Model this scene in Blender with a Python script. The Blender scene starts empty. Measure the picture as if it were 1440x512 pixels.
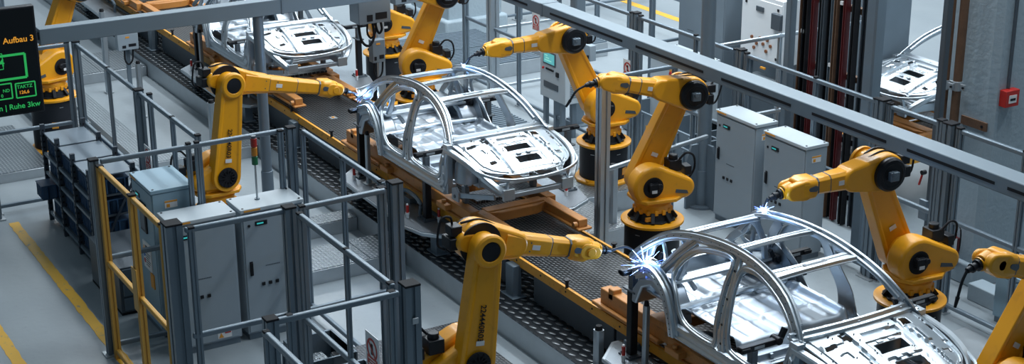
import bpy, bmesh, math, random
from mathutils import Vector as V, Matrix as MX
random.seed(7)
sc = bpy.context.scene
COL = sc.collection
PI = math.pi
# ------------------------------------------------------------------ camera
FPX, YAW, PIT, ROL, HC = 2206.4, -.53025, .34393, -.0049, 8.0
_F = V((math.cos(YAW)*math.cos(PIT), math.sin(YAW)*math.cos(PIT), -math.sin(PIT)))
_R0 = V((math.sin(YAW), -math.cos(YAW), 0)); _U0 = _R0.cross(_F)
_R = math.cos(ROL)*_R0 + math.sin(ROL)*_U0
_U = -math.sin(ROL)*_R0 + math.cos(ROL)*_U0
cd = bpy.data.cameras.new('camera'); cam = bpy.data.objects.new('camera', cd); COL.objects.link(cam)
m = MX.Identity(4)
for i in range(3):
    m[i][0] = _R[i]; m[i][1] = _U[i]; m[i][2] = -_F[i]
m[2][3] = HC
cam.matrix_world = m
cd.sensor_width = 36; cd.sensor_fit = 'HORIZONTAL'; cd.lens = 36*FPX/1440; cd.clip_start = .1; cd.clip_end = 200
sc.camera = cam
def ray(px, py): return _F*FPX + _R*(px-720) - _U*(py-256)
def atz(px, py, z=0.):
    d = ray(px, py); t = (z-HC)/d.z; return V((0, 0, HC)) + d*t
def atx(px, py, x):
    d = ray(px, py); return V((0, 0, HC)) + d*(x/d.x)
def aty(px, py, y):
    d = ray(px, py); return V((0, 0, HC)) + d*(y/d.y)
# ------------------------------------------------------------------ materials
MATS = {}
def mat(name, col, rough=.5, metal=0., var=.08, vscale=6., bump=0., bscale=40., coat=0., rvar=.0, emit=None, estr=0., dots=None, dirt=0.):
    if name in MATS: return MATS[name]
    M_ = bpy.data.materials.new(name); M_.use_nodes = True; MATS[name] = M_
    nt = M_.node_tree; N = nt.nodes; L = nt.links; b = N['Principled BSDF']
    b.inputs['Roughness'].default_value = rough; b.inputs['Metallic'].default_value = metal
    b.inputs['Coat Weight'].default_value = coat; b.inputs['Coat Roughness'].default_value = .15
    tc = N.new('ShaderNodeTexCoord')
    nz = N.new('ShaderNodeTexNoise'); nz.inputs['Scale'].default_value = vscale; nz.inputs['Detail'].default_value = 5
    L.new(tc.outputs['Object'], nz.inputs['Vector'])
    mx = N.new('ShaderNodeMix'); mx.data_type = 'RGBA'
    c = V(col)
    mx.inputs['A'].default_value = (*(c*(1-var)), 1); mx.inputs['B'].default_value = (*(c*(1+var)), 1)
    L.new(nz.outputs['Fac'], mx.inputs['Factor'])
    out = mx.outputs['Result']
    if dirt:
        n2 = N.new('ShaderNodeTexNoise'); n2.inputs['Scale'].default_value = vscale*3.3; n2.inputs['Detail'].default_value = 8
        L.new(tc.outputs['Object'], n2.inputs['Vector'])
        rp = N.new('ShaderNodeValToRGB'); rp.color_ramp.elements[0].position = .58; rp.color_ramp.elements[1].position = .72
        rp.color_ramp.elements[0].color = (0, 0, 0, 1); rp.color_ramp.elements[1].color = (dirt, dirt, dirt, 1)
        L.new(n2.outputs['Fac'], rp.inputs['Fac'])
        m2 = N.new('ShaderNodeMix'); m2.data_type = 'RGBA'
        L.new(rp.outputs['Color'], m2.inputs['Factor']); L.new(out, m2.inputs['A']); m2.inputs['B'].default_value = (.05, .045, .04, 1)
        out = m2.outputs['Result']
    L.new(out, b.inputs['Base Color'])
    if max(col) < .03: b.inputs['Specular IOR Level'].default_value = .25
    if rvar:
        mr = N.new('ShaderNodeMapRange'); mr.inputs['To Min'].default_value = rough-rvar; mr.inputs['To Max'].default_value = rough+rvar
        L.new(nz.outputs['Fac'], mr.inputs['Value']); L.new(mr.outputs['Result'], b.inputs['Roughness'])
    if dots:
        # staggered raised lens shaped studs of a tread plate: dots = (spacing, stretch, height)
        sp, stv, hh = dots[:3]
        ge = N.new('ShaderNodeNewGeometry')
        sx = N.new('ShaderNodeSeparateXYZ'); L.new(ge.outputs['Position'], sx.inputs[0])
        def mth(op, a, b_=None, c_=None):
            q = N.new('ShaderNodeMath'); q.operation = op
            for i, v in enumerate((a, b_, c_)):
                if v is None: continue
                if isinstance(v, (int, float)): q.inputs[i].default_value = v
                else: L.new(v, q.inputs[i])
            return q.outputs[0]
        u = mth('DIVIDE', sx.outputs['X'], sp); v = mth('DIVIDE', sx.outputs['Y'], sp*.62)
        row = mth('FLOOR', v); odd = mth('MODULO', mth('ABSOLUTE', row), 2.)
        uu = mth('ADD', u, mth('MULTIPLY', odd, .5))
        fu = mth('SUBTRACT', mth('FRACT', uu), .5); fv = mth('SUBTRACT', mth('FRACT', v), .5)
        # each stud is turned one way or the other along its row
        a1 = mth('ADD', mth('MULTIPLY', fu, .8), mth('MULTIPLY', fv, .6)); a2 = mth('SUBTRACT', mth('MULTIPLY', fv, .8), mth('MULTIPLY', fu, .6))
        d2 = mth('ADD', mth('POWER', mth('DIVIDE', a1, .33*stv), 2.), mth('POWER', mth('DIVIDE', a2, .33/stv), 2.))
        h = mth('MAXIMUM', mth('SUBTRACT', 1., d2), 0.)
        h = mth('POWER', h, .5)
        bp = N.new('ShaderNodeBump'); bp.inputs['Strength'].default_value = 1.; bp.inputs['Distance'].default_value = hh
        L.new(h, bp.inputs['Height']); L.new(bp.outputs['Normal'], b.inputs['Normal'])
        # glints painted into the colour: stud tops mixed towards pale grey
        if len(dots) > 3:
            m3 = N.new('ShaderNodeMix'); m3.data_type = 'RGBA'; L.new(mth('MULTIPLY', h, dots[3]), m3.inputs['Factor'])
            L.new(out, m3.inputs['A']); m3.inputs['B'].default_value = (.55, .58, .6, 1); L.new(m3.outputs['Result'], b.inputs['Base Color'])
    elif bump:
        nb = N.new('ShaderNodeTexNoise'); nb.inputs['Scale'].default_value = bscale; nb.inputs['Detail'].default_value = 4
        L.new(tc.outputs['Object'], nb.inputs['Vector'])
        bp = N.new('ShaderNodeBump'); bp.inputs['Strength'].default_value = bump; bp.inputs['Distance'].default_value = .02
        L.new(nb.outputs['Fac'], bp.inputs['Height']); L.new(bp.outputs['Normal'], b.inputs['Normal'])
    if emit:
        b.inputs['Emission Color'].default_value = (*emit, 1); b.inputs['Emission Strength'].default_value = estr
    return M_
YEL = mat('robot_yellow', (.80, .345, .006), .42, 0, .05, 3, .03, 60, coat=.2, dirt=.10)
ORG = mat('carrier_orange', (.52, .215, .05), .45, 0, .12, 4, .1, 30, dirt=.35)
RAILY = mat('rail_yellow', (.72, .32, .02), .5, 0, .1, 5, dirt=.4)
GATEY = mat('gate_yellow', (.5, .27, .045), .5, 0, .06, 4)
BLK = mat('satin_black', (.016, .018, .022), .38, .2, .1, 8)
RUB = mat('rubber_black', (.012, .013, .016), .75)
DRUM = mat('pedestal_black', (.016, .019, .025), .42, 0, .15, 5)
ALU = mat('anodised_aluminium', (.42, .47, .51), .38, .75, .06, 5)
FRM = mat('frame_grey', (.15, .195, .235), .4, .3, .07, 4)
FRD = mat('frame_dark', (.085, .105, .125), .4, .3, .1, 4)
BEAM = mat('beam_grey', (.15, .195, .23), .5, .05, .05, 3)
STEEL = mat('zinc_steel', (.56, .615, .66), .38, 1., .05, 7, rvar=.05)
STEELD = mat('zinc_steel_dull', (.44, .49, .54), .42, 1., .08, 6, rvar=.05)
GALV = mat('galvanised', (.45, .49, .52), .42, .7, .15, 5, .05, 30, rvar=.08)
CAB = mat('cabinet_paint', (.27, .325, .37), .5, 0, .03, 5, .03, 200)
CABL = mat('cabinet_light', (.44, .50, .54), .5, 0, .03, 5)
CABD = mat('cabinet_dark', (.15, .19, .225), .5, 0, .04, 5)
CABB = mat('cabinet_blue', (.24, .36, .44), .5, 0, .04, 5)
WHT = mat('white_paint', (.72, .75, .77), .5, 0, .03)
RED = mat('signal_red', (.45, .02, .015), .4)
DRED = mat('dark_red', (.10, .010, .012), .45)
BINB = mat('bin_blue', (.028, .08, .165), .5, 0, .1, 3)
SHELF = mat('shelf_blue_grey', (.17, .215, .26), .42, .3, .06, 3)
RACKU = mat('rack_upright', (.045, .06, .08), .45, .3, .1, 5)
CYAN = mat('lcd_cyan', (.02, .1, .1), .3, emit=(.05, .6, .62), estr=.6)
SCRN = mat('hmi_screen', (.02, .1, .1), .3, emit=(.10, .42, .45), estr=.9)
GRN = mat('lamp_green', (.01, .12, .05), .3)
AMB = mat('lamp_amber', (.45, .18, .02), .3)
LRED = mat('lamp_red', (.3, .02, .015), .3)
SCB = mat('monitor_glass', (.006, .009, .011), .25)
TG = mat('text_green', (.01, .2, .05), .5, emit=(.02, .36, .08), estr=.8)
TO = mat('text_orange', (.4, .16, .01), .5, emit=(.75, .32, .03), estr=.7)
SPK = mat('arc_light', (1, 1, 1), .5, emit=(.45, .72, 1.), estr=12)
SPS = mat('spark_streak', (1, 1, 1), .5, emit=(.05, .18, 1.), estr=4)
RUST = mat('rusty_steel', (.16, .09, .055), .7, .3, .35, 9, .2, 40)
STKW = mat('sticker_white', (.7, .7, .7), .5)
STKO = mat('sticker_orange', (.7, .3, .03), .5)
FLOORDARK = mat('tread_dark', (.033, .04, .048), .25, .6, .2, 3, dots=(.165, 1.3, .028, .42))
TREADM = mat('tread_grey', (.17, .20, .225), .33, .7, .15, 3, dots=(.085, 1.3, .014, .6))
TREADL = mat('tread_light', (.30, .34, .37), .32, .8, .12, 3, dots=(.075, 1.2, .010, .55))
TREADC = mat('tread_conveyor', (.02, .023, .026), .28, .5, .2, 3, dots=(.075, 1.5, .016, .5))
TREADB = mat('tread_black', (.022, .026, .031), .35, .4, .2, 3, dots=(.06, 1.4, .008, .25))
PLATE = mat('fixture_plate', (.30, .34, .38), .36, .85, .1, 3, dots=(.022, 1., .0015))
# ------------------------------------------------------------------ mesh builder
class G:
    def __init__(s): s.bm = bmesh.new(); s.mi = 0; s.T = None
    def _f(s, vs):
        try:
            f = s.bm.faces.new(vs); f.material_index = s.mi; return f
        except ValueError: return None
    def v(s, p):
        p = V(p)
        return s.bm.verts.new(s.T @ p if s.T else p)
    def box(s, x0, x1, y0, y1, z0, z1):
        c = [s.v((x, y, z)) for z in (z0, z1) for y in (y0, y1) for x in (x0, x1)]
        for q in ((0, 2, 3, 1), (4, 5, 7, 6), (0, 1, 5, 4), (2, 6, 7, 3), (0, 4, 6, 2), (1, 3, 7, 5)): s._f([c[i] for i in q])
        return s
    def cbox(s, c, sx, sy, sz): return s.box(c[0]-sx/2, c[0]+sx/2, c[1]-sy/2, c[1]+sy/2, c[2]-sz/2, c[2]+sz/2)
    def beam(s, a, b, w, h, up=(0, 0, 1), ch=0.):
        a, b = V(a), V(b); t = (b-a).normalized(); u = V(up); sd = t.cross(u)
        if sd.length < 1e-4: sd = t.cross(V((1, 0, 0)))
        sd.normalize(); u = sd.cross(t)
        P = [(-1, -1), (1, -1), (1, 1), (-1, 1)]
        r = [[s.v(p + sd*(x*w/2) + u*(y*h/2)) for x, y in P] for p in (a, b)]
        for i in range(4): s._f([r[0][i], r[0][(i+1) % 4], r[1][(i+1) % 4], r[1][i]])
        s._f(r[0][::-1]); s._f(r[1]); return s
    def cyl(s, a, b, r0, r1=None, n=16):
        r1 = r0 if r1 is None else r1
        a, b = V(a), V(b); t = (b-a).normalized(); k = V((0, 0, 1)) if abs(t.z) < .9 else V((1, 0, 0))
        x = t.cross(k).normalized(); y = t.cross(x)
        R = [[s.v(p + (x*math.cos(2*PI*i/n) + y*math.sin(2*PI*i/n))*r) for i in range(n)] for p, r in ((a, r0), (b, r1))]
        for i in range(n): s._f([R[0][i], R[0][(i+1) % n], R[1][(i+1) % n], R[1][i]])
        s._f(R[0][::-1]); s._f(R[1]); return s
    def prism(s, poly, d0, d1, plane='xy'):
        mp = {'xy': lambda p, d: (p[0], p[1], d), 'xz': lambda p, d: (p[0], d, p[1]), 'yz': lambda p, d: (d, p[0], p[1])}[plane]
        A = [s.v(mp(p, d0)) for p in poly]; B = [s.v(mp(p, d1)) for p in poly]; n = len(poly)
        for i in range(n): s._f([A[i], A[(i+1) % n], B[(i+1) % n], B[i]])
        s._f(A[::-1]); s._f(B); return s
    def lathe(s, prof, c=(0, 0), n=28, axis='z', z=0.):
        R = []
        for r, h in prof:
            ring = []
            for i in range(n):
                a = 2*PI*i/n; p, q = r*math.cos(a), r*math.sin(a)
                ring.append(s.v((c[0]+p, c[1]+q, h) if axis == 'z' else (c[0]+p, h, c[1]+q)))
            R.append(ring)
        for k in range(len(R)-1):
            for i in range(n): s._f([R[k][i], R[k][(i+1) % n], R[k+1][(i+1) % n], R[k+1][i]])
        s._f(R[0][::-1]); s._f(R[-1]); return s
    def loft(s, rings, caps=True):
        R = [[s.v(p) for p in r] for r in rings]; n = len(R[0])
        for k in range(len(R)-1):
            for i in range(n): s._f([R[k][i], R[k][(i+1) % n], R[k+1][(i+1) % n], R[k+1][i]])
        if caps: s._f(R[0][::-1]); s._f(R[-1])
        return s
    def sweep(s, pts, sec, ref=(0, 1, 0), closed=False, sub=6, scale=None):
        """sec: list of (in-plane, along ref) offsets swept along a smooth curve through pts"""
        P = smooth(pts, sub, closed); n = len(P); rings = []
        for i, p in enumerate(P):
            a = P[(i-1) % n] if (closed or i) else p; b = P[(i+1) % n] if (closed or i < n-1) else p
            t = (b-a).normalized(); r = V(ref); w = (r - t*r.dot(t)).normalized(); k = t.cross(w)
            sc_ = 1 if scale is None else scale(i/(n-1))
            rings.append([p + k*(q[0]*sc_) + w*(q[1]*sc_) for q in sec])
        if closed: rings.append(rings[0]); return s.loft(rings, False)
        return s.loft(rings)
    def tube(s, pts, r, n=8, sub=6):
        return s.sweep(pts, [(r*math.cos(2*PI*i/n), r*math.sin(2*PI*i/n)) for i in range(n)], ref=(.13, .21, .97), sub=sub)
    def build(s, name, mats, parent=None, bevel=0., seg=2, sharp=35, kind=None):
        bm = s.bm
        bmesh.ops.remove_doubles(bm, verts=bm.verts, dist=1e-5)
        bmesh.ops.recalc_face_normals(bm, faces=bm.faces)
        if parent is not None:
            r = parent
            while r.parent: r = r.parent
            bm.transform(r.matrix_basis.inverted())
        lim = math.radians(sharp)
        for e in bm.edges: e.smooth = not (len(e.link_faces) == 2 and e.calc_face_angle(0) > lim)
        for f in bm.faces: f.smooth = True
        me = bpy.data.meshes.new(name); bm.to_mesh(me); bm.free()
        for q in (mats if isinstance(mats, (list, tuple)) else [mats]): me.materials.append(q)
        o = bpy.data.objects.new(name, me); COL.objects.link(o)
        if parent is not None: o.parent = parent
        if bevel:
            b = o.modifiers.new('bevel', 'BEVEL'); b.width = bevel; b.segments = seg; b.limit_method = 'ANGLE'; b.angle_limit = math.radians(40)
            b.harden_normals = False; b.use_clamp_overlap = True
        if kind: o['kind'] = kind
        return o
def smooth(pts, sub=6, closed=False):
    P = [V(p) for p in pts]; n = len(P); out = []
    if sub <= 1: return P
    rng = n if closed else n-1
    for i in range(rng):
        p0 = P[(i-1) % n] if (closed or i) else P[0]*2-P[1]
        p1, p2 = P[i], P[(i+1) % n]
        p3 = P[(i+2) % n] if (closed or i+2 < n) else P[-1]*2-P[-2]
        for k in range(sub):
            t = k/sub
            out.append(.5*((2*p1) + (p2-p0)*t + (2*p0-5*p1+4*p2-p3)*t*t + (3*p1-p0-3*p2+p3)*t**3))
    if not closed: out.append(P[-1])
    return out
def rect(h, w, c=.25):
    a, b = h/2, w/2; k = min(a, b)*c*2
    return [(-a+k, -b), (a-k, -b), (a, -b+k), (a, b-k), (a-k, b), (-a+k, b), (-a, b-k), (-a, -b+k)]
def tag(o, label, cat, group=None, kind=None):
    o['label'] = label; o['category'] = cat
    if group: o['group'] = group
    if kind: o['kind'] = kind
    return o
def thing(name, label, cat, loc=(0, 0, 0), rz=0., group=None):
    o = bpy.data.objects.new(name, None); COL.objects.link(o); o.empty_display_size = .1
    o.matrix_basis = MX.Translation(V(loc)) @ MX.Rotation(rz, 4, 'Z')
    return tag(o, label, cat, group)
def dup(o, loc=None, rz=None, label=None, group=None, parent=None):
    c = o.copy(); COL.objects.link(c)
    if parent is not None: c.parent = parent
    else:
        r = o.matrix_basis.to_euler().z if rz is None else rz
        c.matrix_basis = MX.Translation(V(loc)) @ MX.Rotation(r, 4, 'Z')
        if label: c['label'] = label
        if group: c['group'] = group
    for ch in [x for x in o.children]: dup(ch, parent=c)
    return c
def text(name, s, size, X, Y, org, mt, parent, ext=.002, align='LEFT'):
    """lettering whose baseline runs along X and whose up is Y, starting at org (world)"""
    cu = bpy.data.curves.new(name, 'FONT'); cu.body = s; cu.size = size; cu.extrude = ext; cu.align_x = align; cu.offset = size*.012
    t = bpy.data.objects.new(name, cu); COL.objects.link(t)
    dg = bpy.context.evaluated_depsgraph_get()
    me = bpy.data.meshes.new_from_object(t.evaluated_get(dg)); bpy.data.objects.remove(t)
    X, Y = V(X).normalized(), V(Y).normalized(); Z = X.cross(Y); m_ = MX.Identity(4)
    for i in range(3): m_[i][0] = X[i]; m_[i][1] = Y[i]; m_[i][2] = Z[i]; m_[i][3] = org[i]
    r = parent
    while r.parent: r = r.parent
    me.transform(r.matrix_basis.inverted() @ m_)
    me.materials.clear(); me.materials.append(mt)
    o = bpy.data.objects.new(name, me); COL.objects.link(o); o.parent = parent
    return o
def hull2(c0, r0, c1, r1, n=14):
    """outline round two circles and their outer tangents"""
    c0, c1 = V(c0), V(c1); d = c1-c0; L = d.length; th = math.atan2(d.y, d.x); a = math.acos(max(-1, min(1, (r0-r1)/L)))
    P = []
    for i in range(n+1):
        q = th + a + (2*PI-2*a)*i/n; P.append((c0.x+r0*math.cos(q), c0.y+r0*math.sin(q)))
    for i in range(n+1):
        q = th - a + 2*a*i/n; P.append((c1.x+r1*math.cos(q), c1.y+r1*math.sin(q)))
    return P
# ------------------------------------------------------------------ robots
def inset_side(g, thick, depth):
    """sink a panel into the two big flat cheeks of a prism"""
    bmesh.ops.recalc_face_normals(g.bm, faces=g.bm.faces)
    fs = sorted(g.bm.faces, key=lambda f: -f.calc_area())[:2]
    for f in fs:
        r = bmesh.ops.inset_region(g.bm, faces=[f], thickness=thick, depth=0)
        g.bm.normal_update()
        r2 = bmesh.ops.inset_region(g.bm, faces=[f], thickness=thick*.3, depth=-depth)
def section(p, u, w, a, b, k=.35):
    """chamfered rectangle at p: half-size a along w, b along u"""
    c = min(a, b)*k
    return [p+u*y+w*x for x, y in ((-a+c, -b), (a-c, -b), (a, -b+c), (a, b-c), (a-c, b), (-a+c, b), (-a, b-c), (-a, -b+c))]
def robot(label, base, d, S, E, W, T, mir=1, z0=0., text_no=False, drum=True, torch=True, foot=True, cz=0., group='welding robots along the line'):
    """d: heading of the arm plane; S,E,W,T = (reach, height) of shoulder, elbow, wrist and torch tip; mir=1 puts the motors on the +y cheek"""
    root = thing('welding_robot', label, 'robot', (base[0], base[1], 0), math.atan2(d[1], d[0]), group)
    Lm = root.matrix_basis.copy() @ MX.Scale(mir, 4, V((0, 1, 0)))
    def g():
        q = G(); q.T = Lm; return q
    top = .90 + cz
    if drum:
        g().lathe([(.352, z0+.04), (.352, top-.05)], n=36).build('pedestal', DRUM, root)
        for a in (35, 100, 160, 230, 300): g().beam((.35*math.cos(math.radians(a)), .35*math.sin(math.radians(a)), top-.14), (.355*math.cos(math.radians(a)), .355*math.sin(math.radians(a)), top-.14), .06, .008).build('pedestal_slot', GALV, root)
        g().beam((.35*math.cos(2.1), .35*math.sin(2.1), top-.42), (.356*math.cos(2.1), .356*math.sin(2.1), top-.42), .10, .10).build('pedestal_label', STKO, root)
    if foot:
        q = g(); q.lathe([(.43, z0), (.43, z0+.035), (.385, z0+.06)], n=12)
        for a in range(4):
            c, s_ = math.cos(a*PI/2+.5), math.sin(a*PI/2+.5)
            q.cyl((.40*c, .40*s_, z0+.03), (.40*c, .40*s_, z0+.07), .03, n=8)
        q.build('base_ring', YEL, root, .006)
    g().lathe([(.30, top-.052), (.375, top-.05), (.40, top-.035), (.40, top-.008), (.385, top), (.30, top)], n=40).build('flange', YEL, root)
    q = g()
    q.lathe([(.305, top), (.305, top+.02), (.23, top+.03)], n=8)
    q.lathe([(.255, top+.02), (.225, top+.12)], n=18)
    for k in range(8):
        a = 2*PI*k/8+.39; c, s_ = math.cos(a), math.sin(a)
        q.beam((.30*c, .30*s_, top+.01), (.215*c, .215*s_, top+.12), .05, .045)
    q.build('mount_frame', BLK, root, .004)
    g().box(.10, .19, .20, .235, top+.035, top+.085).build('warning_plate', STKO, root)
    q = g(); q.lathe([(.225, top+.115), (.232, top+.13), (.232, top+.22), (.218, top+.235), (.218, top+.27)], n=32)
    for k in range(14):
        a = 2*PI*k/14; c, s_ = math.cos(a), math.sin(a)
        q.beam((.225*c, .225*s_, top+.10), (.225*c, .225*s_, top+.165), .05, .045)
    q.build('carousel', YEL, root, .006)
    q = g(); zt = top+.265
    q.prism([(-.33, -.17), (-.20, -.27), (.20, -.27), (.29, -.15), (.29, .15), (.20, .27), (-.20, .27), (-.33, .17)], zt, zt+.05)
    q.prism([(-.24, -.2), (.17, -.2), (.17, .2), (-.24, .2)], zt+.05, S[1]-.12)
    q.build('turntable', YEL, root, .012)
    Sx, Sz = S; Ex, Ez = E; Wx, Wz = W
    # shoulder housing on the motor cheek
    hb = (Sx-.43, Sz-.055)
    q = g(); q.prism(hull2((Sx, Sz), .265, hb, .135), -.05, .205, 'xz'); q.prism(hull2((Sx-.02, Sz), .2, (hb[0]+.1, hb[1]), .11), -.22, -.05, 'xz')
    sh = q.build('shoulder', YEL, root, .04, 3)
    g().lathe([(.135, .19), (.135, .212), (.12, .216), (.10, .212)], (Sx+.01, Sz), 24, 'y').build('motor_recess', RUB, root)
    q = g(); q.cbox((Sx+.02, .235, Sz+.01), .13, .09, .11); q.cyl((Sx-.05, .24, Sz+.03), (Sx-.05, .29, Sz+.03), .035, n=10)
    q.cyl((Sx+.06, .22, Sz+.05), (Sx+.06, .27, Sz+.05), .03, n=10); q.build('shoulder_motor', BLK, root, .008)
    g().box(Sx-.01, Sx+.06, .281, .284, Sz-.05, Sz-.01).build('data_label', STKW, root)
    g().prism([(hb[0]-.04, hb[1]-.075), (hb[0]+.14, hb[1]-.045), (hb[0]+.13, hb[1]-.0), (hb[0]-.02, hb[1]-.03)], .20, .212, 'xz').build('cover_slot', FRD, root)
    q = g(); rx, rz = Sx-.36, Sz+.20
    q.cbox((rx, -.04, rz-.01), .17, .18, .15); q.cyl((rx, -.04, rz+.06), (rx, -.04, rz+.12), .06, n=14)
    q.cbox((rx-.16, .0, rz-.08), .1, .16, .12); q.build('rear_motor', BLK, root, .01)
    g().tube([(rx-.02, .06, rz+.06), (rx-.12, .08, rz+.16), (rx-.24, .05, rz+.1), (rx-.28, .0, rz-.08), (rx-.2, 0, rz-.22)], .014).build('cable', RUB, root)
    # lower arm on the far cheek
    q = g(); q.prism(hull2((Sx, Sz), .195, (Ex, Ez), .145), -.30, -.12, 'xz'); inset_side(q, .045, .014)
    la = q.build('lower_arm', YEL, root, .022, 3)
    q = g(); q.lathe([(.135, -.30), (.135, -.318), (.09, -.322), (.085, -.308)], (Sx, Sz), 22, 'y')
    for k in range(12):
        a = k*PI/6; q.beam((Sx+.05*math.cos(a), -.324, Sz+.05*math.sin(a)), (Sx+.125*math.cos(a), -.324, Sz+.125*math.sin(a)), .012, .012, (0, 1, 0))
    q.build('bearing_cover', RUB, root)
    q = g(); q.lathe([(.17, -.285), (.17, -.325), (.15, -.345), (.105, -.345), (.10, -.325)], (Ex, Ez), 28, 'y'); q.build('elbow_cap', YEL, root, .004)
    g().lathe([(.098, -.32), (.098, -.338), (.06, -.345)], (Ex, Ez), 20, 'y').build('elbow_plug', BLK, root)
    if text_no:
        ax = V((Sx-Ex, 0, Sz-Ez)).normalized()
        M3 = Lm.to_3x3()
        mid = V((Ex, -.302, Ez))*.53 + V((Sx, -.302, Sz))*.47
        xw = M3 @ ax; zn = M3 @ V((0, -1, 0)); yw = zn.cross(xw)
        text('serial_number', '224440R03', .085, xw, yw, Lm @ mid - yw*.03, BLK, root)
    # stickers on the arm
    nrm = V((-(Ez-Sz), 0, Ex-Sx)).normalized(); al = V((Ex-Sx, 0, Ez-Sz)).normalized()
    c = V((Sx, 0, Sz))+al*.34
    if text_no: c = V((Sx, 0, Sz))+al*.22
    for yy, sg in ((-.122, 1), (-.303, -1)):
        q = g(); q.beam(c+V((0, yy, 0))-al*.02, c+V((0, yy, 0))+al*.03, .09, .004, (0, 1, 0)); q.build('arm_sticker', STKW, root)
    # elbow + forearm
    fd = V((Wx-Ex, 0, Wz-Ez)); FL = fd.length; fd.normalize(); fu = V((-fd.z, 0, fd.x))
    if fu.z < 0: fu = -fu
    w = V((0, 1, 0)); E3 = V((Ex, .02, Ez)); W3 = V((Wx, .02, Wz))
    q = g(); q.prism(hull2((Ex, Ez), .212, (Ex+fd.x*.42, Ez+fd.z*.42), .135), -.09, .145, 'xz'); q.prism(hull2((Ex, Ez), .13, (Ex-fd.x*.16, Ez-fd.z*.16), .1), -.12, .10, 'xz')
    q.build('elbow', YEL, root, .03, 3)
    g().lathe([(.222, -.115), (.222, -.095), (.19, -.09)], (Ex, Ez), 30, 'y').build('elbow_seal', BLK, root)
    g().lathe([(.188, .14), (.188, .19), (.168, .215), (.13, .222), (.12, .215)], (Ex, Ez), 32, 'y').build('elbow_disc', BLK, root)
    q = g(); q.cbox((Ex+.005, .235, Ez), .11, .07, .10); q.cyl((Ex+.02, .22, Ez+.03), (Ex+.02, .29, Ez+.03), .03, n=8); q.build('elbow_motor', FRM, root, .008)
    q = g(); bx = E3-fd*.26+fu*.09; q.cbox(bx, .12, .15, .10); bx2 = E3-fd*.27-fu*.04; q.cbox(bx2, .09, .2, .12); q.build('drive_unit', BLK, root, .01)
    g().tube([bx+V((0, .03, .04)), bx-fd*.07+fu*.12, bx-fd*.16+fu*.08, bx2-fd*.13-fu*.03, bx2-fd*.04-fu*.08], .012).build('cable', RUB, root)
    s0, s1, s2, s3 = .28, FL*.40, FL*.66, FL-.19
    q = g()
    q.loft([section(E3+fd*s0, fu, w, .125, .15), section(E3+fd*s1, fu, w, .108, .122)])
    q.loft([section(E3+fd*(s1+.006), fu, w, .104, .111), section(E3+fd*s2, fu, w, .095, .098)])
    q.loft([section(E3+fd*(s2+.006), fu, w, .094, .097), section(E3+fd*s3, fu, w, .085, .088)])
    q.build('forearm', YEL, root, .006)
    for s_, a_ in ((s1-.01, .104), (s2-.01, .094)): g().loft([section(E3+fd*s_, fu, w, a_*.985, a_*1.03), section(E3+fd*(s_+.025), fu, w, a_*.985, a_*1.03)]).build('forearm_joint', FRD, root)
    mp = E3+fd*(s1+.1)
    for sg in (1, -1):
        q = g(); q.beam(mp+V((0, sg*.104, 0)), mp+V((0, sg*.104, 0))+fd*.09, .004, .05, fu); q.build('forearm_sticker', STKW, root)
        for k, o_ in ((0, .05), (0, -.05), (1, .045), (1, -.045)):
            pt = E3+fd*(s1-.06+k*.42*(s2-s1))+fu*o_; g().cyl(pt+V((0, sg*.09, 0)), pt+V((0, sg*(.112-.008*k), 0)), .009, n=8).build('bolt_head', FRD, root)
    # wrist
    q = g(); a = W3-fd*.19
    q.loft([section(a-fd*.03, fu, w, .075, .075), section(a+fd*.03, fu, w, .125, .115), section(a+fd*.17, fu, w, .13, .125), section(a+fd*.24, fu, w, .105, .10)])
    q.prism(hull2((Wx-fd.x*.03, Wz-fd.z*.03), .11, (Wx+fd.x*.10, Wz+fd.z*.10), .09), .055, .145, 'xz')
    q.prism(hull2((Wx-fd.x*.03, Wz-fd.z*.03), .088, (Wx+fd.x*.09, Wz+fd.z*.09), .07), -.115, -.055, 'xz')
    q.build('wrist', YEL, root, .022, 3)
    ws = W3-fd*.215; g().loft([section(ws, fu, w, .093, .096), section(ws+fd*.03, fu, w, .093, .096)]).build('wrist_seal', FRD, root)
    for sg in (1, -1):
        o1, o2 = (Wx-fd.x*.145+fu.x*.01, Wz-fd.z*.145+fu.z*.01), (Wx-fd.x*.085+fu.x*.01, Wz-fd.z*.085+fu.z*.01)
        g().prism(hull2(o1, .032, o2, .022, 8), *sorted((.02+sg*.128, .02+sg*.134)), 'xz').build('wrist_window', FRD, root)
    q = g(); q.lathe([(.05, -.125), (.05, .145)], (Wx+fd.x*.03, Wz+fd.z*.03), 16, 'y'); q.build('wrist_pin', YEL, root, .006)
    T3 = V((T[0], .02, T[1])); W4 = W3+fd*.1; hd = (T3-W4); TL = hd.length; hd.normalize()
    hd1 = (hd*.6+fd*.7).normalized() if TL > .3 else hd
    q = g(); q.cyl(W4-hd1*.03, W4+hd1*.07, .088, .078, 18); q.build('hand', YEL, root, .006)
    q = g(); q.cyl(W4+hd1*.07, W4+hd1*.085, .06, n=16); q.cyl(W4+hd1*.10, W4+hd1*.125, .055, n=16); q.cyl(W4+hd1*.085, W4+hd1*.15, .034, .03, n=12); q.build('hand_joint', BLK, root)
    g().cyl(W4+hd1*.086, W4+hd1*.098, .066, n=18).build('hand_ring', YEL, root)
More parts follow.
